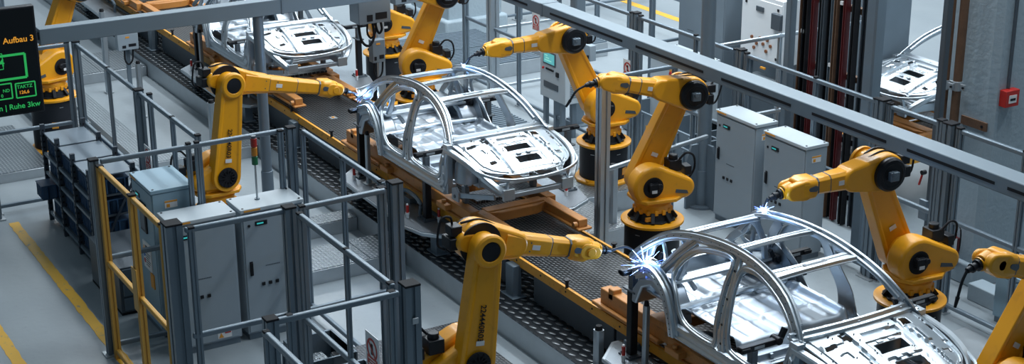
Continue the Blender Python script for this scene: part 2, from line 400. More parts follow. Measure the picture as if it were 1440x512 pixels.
    if torch:
        p0 = W4+hd1*.14; q = g(); q.cyl(p0, p0+hd1*.10, .036, .026, 12); q.cyl(p0+hd1*.03, p0+hd1*.05, .044, n=12); q.build('torch_clamp', BLK, root)
        p1 = p0+hd1*.10; sag = (T3-p1).length
        dn = V((0, 0, 1)) if hd1.z > hd.z else V((0, 0, -1))
        ctrl = p1*.55+T3*.45+dn*sag*.16
        q = g(); q.tube([p1, ctrl, T3-(T3-ctrl).normalized()*.10], .014, 8); q.build('torch_neck', BLK, root)
        dd = (T3-ctrl).normalized(); g().cyl(T3-dd*.12, T3-dd*.02, .02, .013, 10).build('torch_nozzle', BLK, root)
        g().tube([E3-fd*.2+fu*.16, E3+fd*.0+fu*.215, E3+fd*.2+fu*.165], .012).build('hose', RUB, root)
    return root
robot('yellow robot behind the middle car, its torch welding the far roof rail', (18.0, -12.1), (.1, 1), (.06, 1.42), (.58, 2.48), (1.70, 2.46), (2.18, 2.27), z0=.31)
robot('yellow robot right of the near car, torch welding its far roof rail', (11.57, -11.91), (.1, 1), (.08, 1.39), (.55, 2.47), (1.62, 2.43), (2.03, 2.27))
robot('yellow robot in the centre right with its idle torch hanging over a bare post', (15.06, -10.88), (.2, 1), (.08, 1.37), (-.44, 2.50), (.60, 2.73), (1.2, 2.46))
robot('yellow robot far behind the middle car, arm leaning up to the top of the picture', (21.4, -10.85), (.2, 1), (.06, 1.42), (-.44, 2.5), (.72, 2.73), (1.2, 2.5), torch=False)
robot('yellow robot at the top behind the hanging grey control box, standing on a black drum', (24.15, -11.6), (.1, 1), (.06, 1.42), (.30, 2.60), (1.25, 3.15), (1.7, 3.0), z0=0, torch=False)
robot('yellow robot left of the middle car, forearm passing behind the round grey column', (18.82, -6.5), (.2, -2), (.03, 1.17), (.19, 2.39), (1.78, 2.0), (2.24, 1.76), text_no=True, cz=-.25)
robot('large yellow robot in the foreground centre, its torch welding the tail of the near car', (12.5, -6.75), (-.1, -1.85), (.02, 1.1), (.16, 2.28), (1.38, 1.96), (2.10, 1.745), text_no=True, cz=-.25)
robot('yellow robot behind the black monitor, standing on its black drum at the left', (24.5, -5.85), (.3, -1), (.10, 1.37), (.62, 2.52), (1.7, 2.5), (2.1, 2.3), mir=-1, torch=False)
robot('yellow robot cut by the right edge of the picture, torch lowered to a black clamp', (8.87, -10.62), (.0, 1), (.12, 1.36), (-.46, 2.32), (.52, 2.67), (.96, 2.31))
# ------------------------------------------------------------------ welding arcs
def arc(label, p, r=.022, n=26, ln=.16, power=28, seed=1):
    rnd = random.Random(seed)
    root = thing('welding_arc', label, 'spark', p, 0, 'welding sparks on the car bodies')
    q = G(); c = V(p)
    R = []
    for i in range(1, 8):
        a = PI*i/8; R.append([c+V((r*math.sin(a)*math.cos(b*PI/6), r*math.sin(a)*math.sin(b*PI/6), r*math.cos(a))) for b in range(12)])
    q.loft(R); q.build('arc_core', SPK, root)
    q = G()
    for k in range(n):
        d = V((rnd.gauss(0, 1), rnd.gauss(0, 1), rnd.gauss(.15, .8))).normalized(); L = ln*(.35+rnd.random()*.9)
        q.cyl(c+d*r*.7, c+d*L, .0045, .0006, 4)
    st = q.build('spark_streak', SPS, root); st['kind'] = 'stuff'
    ld = bpy.data.lights.new('arc_lamp', 'POINT'); ld.energy = power; ld.color = (.35, .6, 1.); ld.shadow_soft_size = .03
    lo = bpy.data.objects.new('arc_lamp', ld); COL.objects.link(lo); lo.location = c+V((-.08, .06, .09))
arc('small blue welding spark at the tail of the middle car', (19.05, -8.75, 1.80), n=16, ln=.11, seed=3, power=12)
arc('tiny blue welding spark on the far roof rail of the middle car', (18.22, -9.92, 2.27), r=.018, n=10, ln=.06, power=5, seed=4)
arc('brightest blue welding spark, at the tail of the near car', (12.20, -8.74, 1.73), r=.04, n=44, ln=.2, power=26, seed=5)
arc('blue welding spark on the far roof rail of the near car', (11.71, -9.87, 2.27), r=.026, n=34, ln=.10, power=4, seed=6)
# ------------------------------------------------------------------ setting
def floor_mat():
    M_ = bpy.data.materials.new('concrete_floor'); M_.use_nodes = True; nt = M_.node_tree; N = nt.nodes; L = nt.links; b = N['Principled BSDF']
    ge = N.new('ShaderNodeNewGeometry')
    n1 = N.new('ShaderNodeTexNoise'); n1.inputs['Scale'].default_value = .55; n1.inputs['Detail'].default_value = 7; L.new(ge.outputs['Position'], n1.inputs['Vector'])
    rp = N.new('ShaderNodeValToRGB'); e = rp.color_ramp.elements; e[0].position = .3; e[1].position = .7; e[0].color = (.22, .26, .29, 1); e[1].color = (.29, .33, .355, 1)
    L.new(n1.outputs['Fac'], rp.inputs['Fac'])
    n2 = N.new('ShaderNodeTexNoise'); n2.inputs['Scale'].default_value = 9; n2.inputs['Detail'].default_value = 9; L.new(ge.outputs['Position'], n2.inputs['Vector'])
    r2 = N.new('ShaderNodeValToRGB'); r2.color_ramp.elements[0].position = .60; r2.color_ramp.elements[1].position = .78; r2.color_ramp.elements[1].color = (.25, .25, .25, 1)
    L.new(n2.outputs['Fac'], r2.inputs['Fac'])
    mx = N.new('ShaderNodeMix'); mx.data_type = 'RGBA'; L.new(r2.outputs['Color'], mx.inputs['Factor']); L.new(rp.outputs['Color'], mx.inputs['A']); mx.inputs['B'].default_value = (.16, .17, .17, 1)
    L.new(mx.outputs['Result'], b.inputs['Base Color'])
    mr = N.new('ShaderNodeMapRange'); mr.inputs['To Min'].default_value = .22; mr.inputs['To Max'].default_value = .5; L.new(n1.outputs['Fac'], mr.inputs['Value']); L.new(mr.outputs['Result'], b.inputs['Roughness'])
    bp = N.new('ShaderNodeBump'); bp.inputs['Strength'].default_value = .25; bp.inputs['Distance'].default_value = .01; L.new(n2.outputs['Fac'], bp.inputs['Height']); L.new(bp.outputs['Normal'], b.inputs['Normal'])
    return M_
FLR = floor_mat()
G().box(2, 75, -60, 14, -.2, 0).build('floor', FLR, kind='structure')
CONC = mat('painted_concrete', (.31, .385, .435), .6, 0, .07, 1.5, .35, 16)
# worn yellow floor lines
def worn(name, c):
    M_ = mat(name, c, .5, 0, .05, 4); nt = M_.node_tree; N = nt.nodes; L = nt.links; b = N['Principled BSDF']
    src = b.inputs['Base Color'].links[0].from_socket
    ge = N.new('ShaderNodeNewGeometry'); n = N.new('ShaderNodeTexNoise'); n.inputs['Scale'].default_value = 7; n.inputs['Detail'].default_value = 10; n.inputs['Roughness'].default_value = .75
    L.new(ge.outputs['Position'], n.inputs['Vector']); r = N.new('ShaderNodeValToRGB'); r.color_ramp.elements[0].position = .57; r.color_ramp.elements[1].position = .64
    L.new(n.outputs['Fac'], r.inputs['Fac']); mx = N.new('ShaderNodeMix'); mx.data_type = 'RGBA'
    L.new(r.outputs['Color'], mx.inputs['Factor']); L.new(src, mx.inputs['A']); mx.inputs['B'].default_value = (.28, .25, .17, 1); L.new(mx.outputs['Result'], b.inputs['Base Color'])
    return M_
LINEY = worn('floor_line_yellow', (.72, .40, .03))
def stripe(x0, x1, y, label, wd=.14):
    g = G(); n = 60; rnd = random.Random(int(x0*10)); P = []
    for i in range(n+1): P.append((x0+(x1-x0)*i/n, y-wd/2+rnd.uniform(-.008, .008)))
    for i in range(n+1): P.append((x1+(x0-x1)*i/n, y+wd/2+rnd.uniform(-.008, .008)))
    g.prism(P, 0, .004)
    tag(g.build('floor_line', LINEY), label, 'floor marking', 'yellow floor lines')
stripe(15.2, 21.45, -4.39, 'long worn yellow floor line running under the foot of the yellow gate')
stripe(13, 18.6, -3.33, 'short worn yellow floor line in the bottom left corner of the picture')
stripe(24.5, 40, -19.5, 'faint yellow floor line behind the fences at the top', .2)
# raised deck under the conveyor
g = G(); g.box(8, 44, -10.6, -8.46, 0, .30); dk = g.build('platform_base', GALV, kind='structure')
g = G(); g.box(8, 44, -10.6, -8.462, .30, .312); g.build('platform_tread', FLOORDARK, kind='structure')
# concrete columns of the hall
g = G(); g.prism([(12.93, -14.33), (13.68, -14.33), (13.68, -24), (12.85, -24), (12.85, -14.41)], 0, 9); g.build('wall_right', CONC, kind='structure')
g = G(); g.prism([(12.82, -14.24), (13.74, -14.24), (13.74, -24), (12.76, -24), (12.76, -14.30)], 0, .28); g.build('trim_1', CONC, bevel=.02, kind='structure')
cq = G(); cq.box(27.25, 28.9, -15.75, -14.5, 0, 9); cq = cq.build('concrete_column', CONC, bevel=.03); tag(cq, 'square pale concrete column on a low plinth at the top centre', 'column')
G().box(27.15, 29.0, -15.85, -14.4, 0, .42).build('plinth', CONC, cq, bevel=.05)
# ------------------------------------------------------------------ raised plates
def duct(x0, x1, y0, y1, label, h=.2, m=None, seam=None, cat='walkway plate', grp='raised walkway plates'):
    root = thing('walkway_plate', label, cat, ((x0+x1)/2, (y0+y1)/2, 0), 0, grp)
    G().box(x0, x1, y0, y1, 0, h-.012).build('side_frame', GALV, root, bevel=.006)
    if seam is None: seam = [(x0, x1, y0, y1)]
    for s in seam: G().box(s[0]+.006, s[1]-.006, s[2]+.006, s[3]-.006, h-.012, h).build('tread_plate', m or TREADM, root)
    return root
duct(17.2, 17.95, -8.45, -6.85, 'studded cable duct plate crossing the lane in front of the fenced cabinets', seam=[(17.2, 17.95, -7.95, -6.85), (17.2, 17.95, -8.45, -7.95)])
duct(18.68, 19.02, -8.45, -7.0, 'narrow studded duct plate crossing the lane just behind the wide one')
duct(22.4, 22.95, -8.45, -6.3, 'studded duct plate crossing the lane behind the left robot', m=TREADL, seam=[(22.4, 22.95, -7.6, -6.3), (22.4, 22.95, -8.45, -7.6)])
duct(22.95, 27.9, -7.0, -6.62, 'long narrow studded duct plate running along the left lane', h=.16, m=TREADL)
duct(27.9, 29.3, -8.45, -6.6, 'studded duct plate crossing the lane at the upper left', m=TREADM, seam=[(27.9, 29.3, -7.6, -6.6), (27.9, 29.3, -8.45, -7.6)])
duct(25.0, 27.2, -6.55, -5.9, 'studded plate beside the robot behind the monitor', m=TREADM)
duct(23.2, 25.6, -5.42, -4.3, 'studded plate on the floor at the left edge below the monitor', h=.16, m=TREADM)
duct(13.4, 14.92, -7.98, -6.35, 'black studded plate at the foot of the foreground robot', h=.2, m=TREADB, seam=[(13.4, 14.92, -7.38, -6.35), (13.4, 14.92, -7.98, -7.38)])
duct(14.1, 15.0, -6.28, -6.1, 'narrow studded strip behind the prohibition sign in the foreground', h=.2, m=TREADM)
duct(16.2, 17.38, -11.4, -10.62, 'pale studded plate right of the conveyor in front of the bare tall post', h=.31, m=TREADL)
duct(17.4, 19.6, -12.7, -10.62, 'pale studded plate under the robot behind the middle car', h=.31, m=TREADL, seam=[(17.4, 18.5, -12.7, -10.62), (18.5, 19.6, -12.7, -10.62)])
duct(11.9, 13.6, -11.35, -10.62, 'studded plate seen through the windows of the near car', h=.25, m=TREADM)
duct(8.4, 11.2, -14.0, -11.9, 'black studded plate on the floor in the bottom right corner', h=.04, m=TREADB, seam=[(8.4, 9.8, -14, -11.9), (9.8, 11.2, -12.95, -11.9), (9.8, 11.2, -14, -12.95)])
RIB = GALV
def ribbed(x0, x1, y0, y1, label, h=.3):
    root = thing('ribbed_platform', label, 'platform', ((x0+x1)/2, (y0+y1)/2, 0), 0, 'ribbed steel platforms')
    G().box(x0, x1, y0, y1, 0, h-.03).build('side_frame', GALV, root, bevel=.008)
    g = G(); n = int((x1-x0)/.09)
    for i in range(n):
        xx = x0+.03+(x1-x0-.06)*i/(n-1); g.box(xx-.022, xx+.022, y0+.02, y1-.02, h-.032, h)
    g.build('ribbed_top', FRM, root)
ribbed(24.3, 25.5, -14.9, -13.0, 'ribbed steel platform in front of the square concrete column, nearer half')
ribbed(25.56, 26.8, -14.9, -13.0, 'ribbed steel platform in front of the square concrete column, farther half')
ribbed(20.3, 22.6, -12.6, -11.5, 'dark ribbed platform seen through the windows of the middle car', h=.3)
ribbed(24.6, 25.4, -16.6, -15.1, 'small ribbed step behind the prohibition sign at the top', h=.3)
# ------------------------------------------------------------------ conveyor
cv = thing('conveyor', 'long roller conveyor with yellow side rails carrying the car bodies', 'conveyor', (20, -9.43, 0))
CY0, CY1, CZ = -9.97, -8.89, .80
G().box(8, 44, CY0, CY1, .72, CZ-.004).build('deck', TREADC, cv)
for y0, y1 in ((CY1, CY1+.035), (CY0-.035, CY0)):
    g = G(); g.box(8, 44, y0, y1, .70, .815)
    g.build('side_rail', RAILY, cv)
g = G()
for x in [9.5+.55*i for i in range(60)]:
    g.cyl((x, CY1+.036, .765), (x, CY1+.042, .765), .012, n=8)
g.build('rail_hole', BLK, cv)
for x in (10.2, 12.5, 15.02, 17.75, 21.7, 25.2, 28.56, 32, 35.5):
    for y in (CY1+.07, CY0-.05):
        g = G(); g.box(x-.09, x+.09, y-.06, y+.06, .312, .72); g.box(x-.15, x+.15, y-.1, y+.1, .312, .33); g.build('leg', FRM, cv, bevel=.008)
for x0, x1 in ((8.5, 11.6), (13.0, 14.7), (12.6, 12.95), (15.35, 17.5), (18.0, 21.4), (22, 25), (25.5, 28.3), (28.8, 31.7), (32.3, 35)):
    g = G(); g.box(x0, x1, CY1-.12, CY1-.02, .33, .70); g.build('skirt_box', FRD, cv, bevel=.01)
for x in (11.1, 12.35, 13.9, 15.5, 20.4, 21.9, 23.4, 27.5, 29.2):
    g = G(); g.cyl((x, CY1+.02, .80), (x, CY1+.02, .90), .02, n=10); g.cyl((x, CY1+.02, .895), (x, CY1+.02, .915), .038, n=12); g.build('guide_bolt', BLK, cv)
for x in (11.6, 13.1, 14.6, 21.1, 22.6):
    g = G(); g.cyl((x, CY0-.02, .80), (x, CY0-.02, .88), .022, n=10); g.cyl((x, CY0-.02, .875), (x, CY0-.02, .89), .04, n=12); g.build('guide_bolt', BLK, cv)
for x, y in ((13.55, -9.2), (13.2, -9.75), (12.1, -9.0), (21.3, -9.3)):
    g = G(); g.box(x-.06, x+.06, y-.05, y+.05, .797, .803); g.build('sensor_plate', GALV, cv)
    g = G(); g.cyl((x, y, .803), (x, y, .812), .025, n=10); g.build('sensor_target', STKO, cv)
# ------------------------------------------------------------------ carriers (orange skids); built once and copied
YC = -9.43
def carrier():
    X0 = 16.4
    root = thing('skid_carrier', 'orange steel skid carrying the middle car body', 'carrier', (X0, YC, 0), 0, 'orange skids under the car bodies')
    def bx(g, x0, x1, y0, y1, z0, z1): g.box(X0+x0, X0+x1, YC+y0, YC+y1, z0, z1)
    for s, nm in ((1, 'n'), (-1, 'f')):
        g = G(); bx(g, -.35, 2.1, s*.56-.07, s*.56+.07, .90, 1.04); bx(g, -.35, 2.1, s*.56-.10, s*.56+.10, .885, .90); g.build('side_beam', ORG, root, bevel=.01)
        g = G(); bx(g, 2.1, 3.45, s*.5-.07, s*.5+.07, .90, 1.08); bx(g, 2.3, 3.55, s*.5-.12, s*.5+.12, .86, .905); bx(g, 2.05, 2.5, s*.5-.09, s*.5+.09, 1.05, 1.13); bx(g, 3.2, 3.3, s*.5-.05, s*.5+.07, 1.0, 1.13); g.build('end_block', ORG, root, bevel=.012)
        g = G(); bx(g, -1.25, -.30, s*.47-.065, s*.47+.065, .93, 1.03); bx(g, -1.3, -.4, s*.47-.10, s*.47+.10, .90, .93); g.build('fork_arm', ORG, root, bevel=.01)
        g = G(); p = (X0-1.22, YC+s*.47+.08, .97); g.cyl(p, (p[0], p[1]+.05, p[2]), .035, n=12); g.build('fork_roller', ORG, root)
        for x in (.25, 1.9):
            g = G(); bx(g, x-.12, x+.12, s*.66-.07, s*.66+.07, .93, 1.0); g.cyl((X0+x, YC+s*.68, 1.0), (X0+x, YC+s*.68, 1.04), .03, n=10); g.build('locating_pad', ORG, root, bevel=.008)
        for xa in (-.05, 1.55): g = G(); bx(g, xa, xa+.1, s*.5-.03, s*.5+.03, 1.04, 1.26); g.build('support_pillar', FRM, root, bevel=.006)
    g = G(); bx(g, -.42, -.26, -.42, .42, .92, 1.04); g.build('cross_beam', ORG, root, bevel=.01)
    g = G(); g.prism([(X0-.44, YC-.42), (X0-.44, YC+.42), (X0-.52, YC+.25), (X0-.52, YC-.25)], .91, 1.03); g.build('gusset', ORG, root, bevel=.008)
    g = G(); bx(g, 1.0, 1.14, -.5, .5, .90, 1.0); g.build('cross_beam', ORG, root, bevel=.01)
    g = G(); bx(g, 2.35, 2.5, -.45, .45, .93, 1.05); g.build('cross_beam', ORG, root, bevel=.01)
    g = G(); bx(g, -.16, .2, -.5, .42, 1.05, 1.09); g.build('cover_board', TREADB, root, bevel=.006)
    g = G(); bx(g, .45, .75, -.3, .1, .92, 1.06); g.build('locking_unit', ORG, root, bevel=.01)
    g = G(); bx(g, .5, .9, -.35, .2, 1.06, 1.10); g.build('lock_cover', FRD, root, bevel=.006)
    g = G(); bx(g, -.40, -.28, .421, .424, .95, 1.0); g.build('warning_sticker', STKW, root)
    return root
CR = carrier()
dup(CR, (9.75, YC, 0), label='orange steel skid carrying the near car body at the bottom right')
dup(CR, (23.05, YC, 0), label='orange steel skid carrying the far car body at the upper left')
dup(CR, (29.7, YC, 0), label='orange steel skid at the very top left, farthest along the conveyor')
# ------------------------------------------------------------------ fixture tables, clamp posts, guide posts, marker pins
def table(x0, side, label):
    y = lambda a: YC + side*a
    root = thing('fixture_table', label, 'table', (x0, y(.9), 0), 0, 'steel fixture tables beside the conveyor')
    P = [(3.0, .585), (3.0, .72), (2.72, 1.03), (.6, 1.08), (.25, 1.0), (.02, .80), (.02, .62), (.12, .585)] if side > 0 else [(1.5, .60), (1.5, 1.1), (1.0, 1.55), (.62, 1.62), (.2, 1.5), (.02, 1.15), (.1, .60)]
    g = G(); g.prism([(x0+a, y(b)) for a, b in P], .59, .64); g.build('table_rim', ALU, root, bevel=.012)
    cx = sum(a for a, b in P)/len(P); cy = sum(b for a, b in P)/len(P)
    g = G(); g.prism([(x0+cx+(a-cx)*.97, y(cy+(b-cy)*.95)) for a, b in P], .64, .648); g.build('table_top', PLATE, root)
    for a, b in (((.3, .75), (2.7, .75)) if side > 0 else ((.4, 1.1), (1.2, 1.0))):
        g = G(); g.box(x0+a-.08, x0+a+.08, y(b)-.07, y(b)+.07, .312, .59); g.box(x0+a-.14, x0+a+.14, y(b)-.1, y(b)+.1, .312, .33); g.build('leg', FRM, root, bevel=.006)
    if side > 0:
        g = G(); g.tube([(x0+.85, y(.72), .65), (x0+.85, y(.72), .82), (x0+1.25, y(.72), .86), (x0+1.3, y(.95), .86)], .028); g.build('handle', FRM, root)
    return root
def clamp_post(x, y, side, label, ztop=1.52, tag_='car body clamps'):
    root = thing('clamp_post', label, 'clamp', (x, y, .64), 0, tag_)
    g = G(); g.box(x-.10, x+.10, y-.10, y+.10, .648, .67)
    for a in (-.075, .075):
        for b in (-.075, .075): g.cyl((x+a, y+b, .67), (x+a, y+b, .69), .014, n=6)
    g.build('foot_plate', FRD, root)
    g = G(); g.box(x-.045, x+.045, y-.045, y+.045, .67, ztop-.20); g.build('post', BLK, root, bevel=.008)
    g = G(); g.box(x-.11, x+.11, y-.06, y+.06, ztop-.20, ztop-.18); g.box(x-.04, x+.04, y-.035, y+.035, ztop-.18, ztop); g.build('bracket', FRD, root, bevel=.005)
    a, b = y+side*.16, y-side*.34
    g = G(); g.box(x-.035, x+.035, min(a, b), max(a, b), ztop, ztop+.06); g.box(x-.055, x+.055, min(a, a-side*.1), max(a, a-side*.1), ztop+.01, ztop+.05)
    g.cyl((x-.06, b+side*.06, ztop+.04), (x+.06, b+side*.06, ztop+.04), .04, n=12)
    g.build('clamp_arm', BLK, root, bevel=.008)
    g = G(); g.beam((x, b+side*.02, ztop+.02), (x, b-side*.04, ztop+.14), .05, .05, (1, 0, 0)); g.build('clamp_jaw', BLK, root, bevel=.006)
    g = G(); g.box(x-.038, x-.034, y-side*.05-.06, y-side*.05+.06, ztop+.015, ztop+.045); g.build('clamp_slot', GALV, root)
    return root
def guide_post(x, y, label, zb=.64, h=.72, r=.032, grp='silver guide posts'):
    root = thing('guide_post', label, 'post', (x, y, zb), 0, grp)
    g = G(); g.box(x-.07, x+.07, y-.07, y+.07, zb+.004, zb+.022); g.build('foot_plate', GALV, root)
    g = G(); g.sweep([(x, y, zb+.02), (x, y, zb+h)], rect(r*2, r*2, .2), ref=(0, 1, 0), sub=1); g.build('post', ALU, root)
    g = G(); g.cyl((x, y, zb+h), (x, y, zb+h+.05), r*.9, r*.7, 12); g.build('sensor_head', RUB, root)
    return root
def pin(x, y, label, zb=.648):
    root = thing('marker_pin', label, 'pin', (x, y, zb), 0, 'red and white locating pins')
    g = G(); g.cyl((x, y, zb), (x, y, zb+.045), .02, n=12); g.cyl((x, y, zb+.045), (x, y, zb+.075), .026, n=12); g.build('collar', WHT, root)
    G().cyl((x, y, zb+.075), (x, y, zb+.175), .02, n=12).build('red_sleeve', RED, root)
    G().cyl((x, y, zb+.175), (x, y, zb+.195), .014, n=10).build('tip', WHT, root)
    return root
ST = ((16.4, 'middle car'), (9.75, 'near car'), (23.05, 'far car'), (29.7, 'farthest skid'))
for x0, nm in ST:
    table(x0, 1, 'steel fixture table on the left side of the conveyor beside the '+nm)
    table(x0, -1, 'steel fixture table on the right side of the conveyor beside the '+nm)
    if nm == 'farthest skid': continue
    clamp_post(x0+.64, YC+.72, 1, 'black clamp post holding the near sill front of the '+nm)
    clamp_post(x0+2.60, YC+.73, 1, 'black clamp post holding the near rear corner of the '+nm, 1.60)
    clamp_post(x0+.66, YC-1.45, -1, 'black clamp post on the far side table by the front of the '+nm, 1.50)
    clamp_post(x0+2.05, YC-1.0, -1, 'black clamp post behind the far doors of the '+nm, 1.62)
    guide_post(x0+2.28, YC+.78, 'silver guide post on the table beside the '+nm)
    pin(x0+2.52, YC+.89, 'red and white pin nearest the rear of the '+nm+' on the left table')
    pin(x0+.82, YC+.92, 'red and white pin at the outer edge of the left table beside the '+nm)
    pin(x0+.47, YC+.64, 'red and white pin closest to the conveyor beside the front of the '+nm)
    pin(x0+.45, YC-1.3, 'red and white pin on the right table nearest the hood of the '+nm)
    pin(x0+.82, YC-1.5, 'red and white pin on the right table behind the clamp post of the '+nm)
guide_post(12.86, -8.62, 'short grey sensor post on the deck beside the near car', zb=.312, h=.45, r=.05)
guide_post(22.4, -7.75, 'grey sensor post on the floor behind the left robot', zb=0, h=1.0, r=.055)
guide_post(25.4, -7.55, 'slim grey sensor post left of the conveyor deck', zb=0, h=.95, r=.045)
guide_post(27.15, -7.5, 'slim grey pole rising beside the grey teach box', zb=0, h=1.5, r=.05)
guide_post(16.42, -11.2, 'square grey sensor post to the right of the bare tall post', zb=.0, h=1.1, r=.055)
# ------------------------------------------------------------------ fences
def fence(label, posts, rails, name='safety_fence', H=2.38, m=None, pw=.085, rr=.028, cat='fence', caps=True, foot=True, grp='grey safety fences'):
    m = m or FRM
    p0 = posts[0]; root = thing(name, label, cat, (p0[0], p0[1], 0), 0, grp)
    for p in posts:
        x, y = p[0], p[1]; z1 = p[2] if len(p) > 2 else H; w = p[3] if len(p) > 3 else pw; z0 = p[4] if len(p) > 4 else 0
        g = G()
        sec = [(-w/2, -w/2), (-w*.12, -w/2), (-w*.12, -w*.36), (w*.12, -w*.36), (w*.12, -w/2), (w/2, -w/2), (w/2, -w*.12), (w*.36, -w*.12), (w*.36, w*.12), (w/2, w*.12), (w/2, w/2), (w*.12, w/2), (w*.12, w*.36), (-w*.12, w*.36), (-w*.12, w/2), (-w/2, w/2), (-w/2, w*.12), (-w*.36, w*.12), (-w*.36, -w*.12), (-w/2, -w*.12)]
        g.prism([(x+a, y+b) for a, b in sec], z0, z1); po = g.build('post', m, root)
        if caps and z1 <= 2.6: G().box(x-w/2-.004, x+w/2+.004, y-w/2-.004, y+w/2+.004, z1, z1+.022).build('post_cap', RUB, po, bevel=.005)
        if foot and z0 == 0: G().box(x-w*.9, x+w*.9, y-w*.9, y+w*.9, 0, .018).build('foot_plate', GALV, po)
    for r in rails:
        a, b = r[0], r[1]; rad = r[2] if len(r) > 2 else rr
        g = G(); g.beam(a, b, rad*2, rad*2); g.build('rail', m, root, bevel=rad*.55, seg=3)
    return root
def rl(a, b, z, rr=.028): return ((a[0], a[1], z), (b[0], b[1], z), rr)
def zz(a, b, *hs): return [rl(a, b, h) for h in hs]
fence('grey fence behind the floor cabinets, its rail crossing in front of the left robot', [(16.56, -4.32, 2.38, .10), (16.56, -5.42, 2.38, .05), (16.56, -5.52, 2.38, .05), (16.52, -6.66, 2.38, .10), (16.52, -6.53, 2.36, .06)],
      zz((16.56, -4.4), (16.56, -6.6), 2.35, 1.2, .12))
fence('grey fence running from the cabinet corner to the double post in the centre', [(16.42, -6.77, 2.36, .05), (15.3, -6.77, 2.34, .05), (14.3, -6.77, 2.36, .07)], zz((16.45, -6.77), (14.25, -6.77), 2.35, 1.2, .12))
fence('grey fence directly in front of the two floor cabinets', [(14.22, -4.42, 2.38, .17), (14.06, -4.56, 2.36, .06), (14.05, -5.60, 2.38, .12), (14.05, -5.74, 2.36, .06), (14.12, -6.68, 2.36, .08), (14.16, -6.86, 2.38, .13)],
      zz((14.06, -4.5), (14.06, -5.6), 2.35, 1.2) + zz((14.05, -5.7), (14.08, -6.7), 2.35, 1.2))
fence('grey fence running towards the viewer in the foreground, with a thin pole', [(13.86, -5.64, 2.36, .06), (12.75, -5.64, 2.36, .045), (11.8, -5.64, 2.36, .06)], zz((13.9, -5.64), (11.75, -5.64), 2.35, 1.2, .12))
fence('short grey fence in the foreground ending at the post with the square button', [(11.6, -4.40, 2.38, .11), (11.62, -4.58, 2.36, .05), (11.62, -5.56, 2.36, .06), (11.66, -5.76, 2.38, .15)], zz((11.6, -4.4), (11.6, -5.62), 2.35, 1.2))
G().box(11.57, 11.585, -5.80, -5.74, 2.02, 2.08).build('push_button', GALV, [o for o in COL.objects if o.get('label', '').startswith('short grey fence in the foreground')][0], bevel=.005)
fence('lower grey fence frame at the bottom edge running towards the viewer', [(11.45, -4.30, 2.34, .05), (9.2, -4.30, 2.34, .06)], zz((11.5, -4.30), (9.2, -4.30), 2.33, 1.6))
fence('long grey fence along the left lane with a bright top rail', [(21.85, -5.62, 2.38, .10), (20.3, -5.62, 2.36, .045), (19.0, -5.62, 2.38, .11), (18.8, -5.7, 2.36, .06), (17.7, -5.62, 2.36, .05), (16.8, -5.62, 2.38, .06)], zz((21.8, -5.62), (16.8, -5.62), 2.35, 1.2, .12))
fence('grey fence at the left below the monitor, beside the shelving', [(21.88, -5.5, 2.38, .06), (21.88, -4.3, 2.38, .06), (21.7, -4.22, 2.38, .12), (21.88, -3.0, 2.38, .08)], zz((21.88, -5.5), (21.88, -3), 2.35, 1.2, .12))
fence('grey fence at the upper left behind the drum of the robot', [(29.5, -5.9, 3.0, .08), (29.5, -6.3, 3.0, .08), (29.5, -5.2, 2.4, .06)], zz((29.5, -5.2), (29.5, -6.3), 2.35, 1.3))
# yellow gate
fence('open yellow tube gate with a grey hinge post in the left foreground', [(16.42, -4.35, 2.34, .07), (15.28, -4.35, 2.36, .075), (14.36, -4.35, 2.34, .035)], zz((16.4, -4.35), (14.36, -4.35), 2.33, 1.2, .10), name='safety_gate', m=GATEY, cat='gate', foot=False, grp='yellow gate')
gt = [o for o in COL.objects if o.name == 'safety_gate'][0]
G().box(15.2, 15.36, -4.31, -4.295, 1.05, 1.55).build('latch_plate', GATEY, gt, bevel=.006)
# right-hand fence line
YR = -13.4
cl = lambda x, w=.11: [(x-.12, YR, 2.36, .06), (x, YR, 2.38, w), (x+.12, YR, 2.36, .06)]
fence('long grey fence on the right, far part with rail passing behind the overhead beam', [(24.5, YR, 2.38, .09), (22.6, YR, 2.38, .06), (21.3, YR, 2.36, .06)] + cl(19.1) + [(17.6, YR, 2.36, .05)] + cl(16.55), zz((24.5, YR), (16.55, YR), 2.33, 1.2, .12))
fence('long grey fence on the right, near part in front of the rusty profile rack', cl(13.75, .14) + [(15.0, YR, 2.36, .05)], zz((16.4, YR), (13.8, YR), 2.33, 1.2, .12))
fence('grey fence beside the painted wall at the right edge', [(13.6, YR, 2.36, .05), (12.75, YR-.0, 2.38, .09), (12.6, YR, 2.38, .14), (12.45, YR, 2.36, .07), (11.45, YR, 2.36, .06)], zz((13.6, YR), (12.7, YR), 2.33, 1.2, .12) + zz((12.5, YR), (9.5, YR), 2.33, 1.2, .12))
bp = fence('tall bare aluminium post in front of the robot behind the middle car', [(16.12, -10.82, 2.38, .14)], zz((16.15, -10.9), (16.6, -12.9), 1.2), m=ALU, name='safety_fence', foot=False)
fence('grey cross rails between the robot elbow and the sign behind', [(16.6, -12.3, 2.36, .06)], [rl((16.5, -11.2), (16.5, -12.8), 2.33)])
fence('pale tall post right of the middle car with rails on both sides', [(23.5, YR, 4.2, .17)], zz((23.5, YR+.0), (23.5, -15.4), 2.35, 1.2, .12), m=ALU, caps=False)
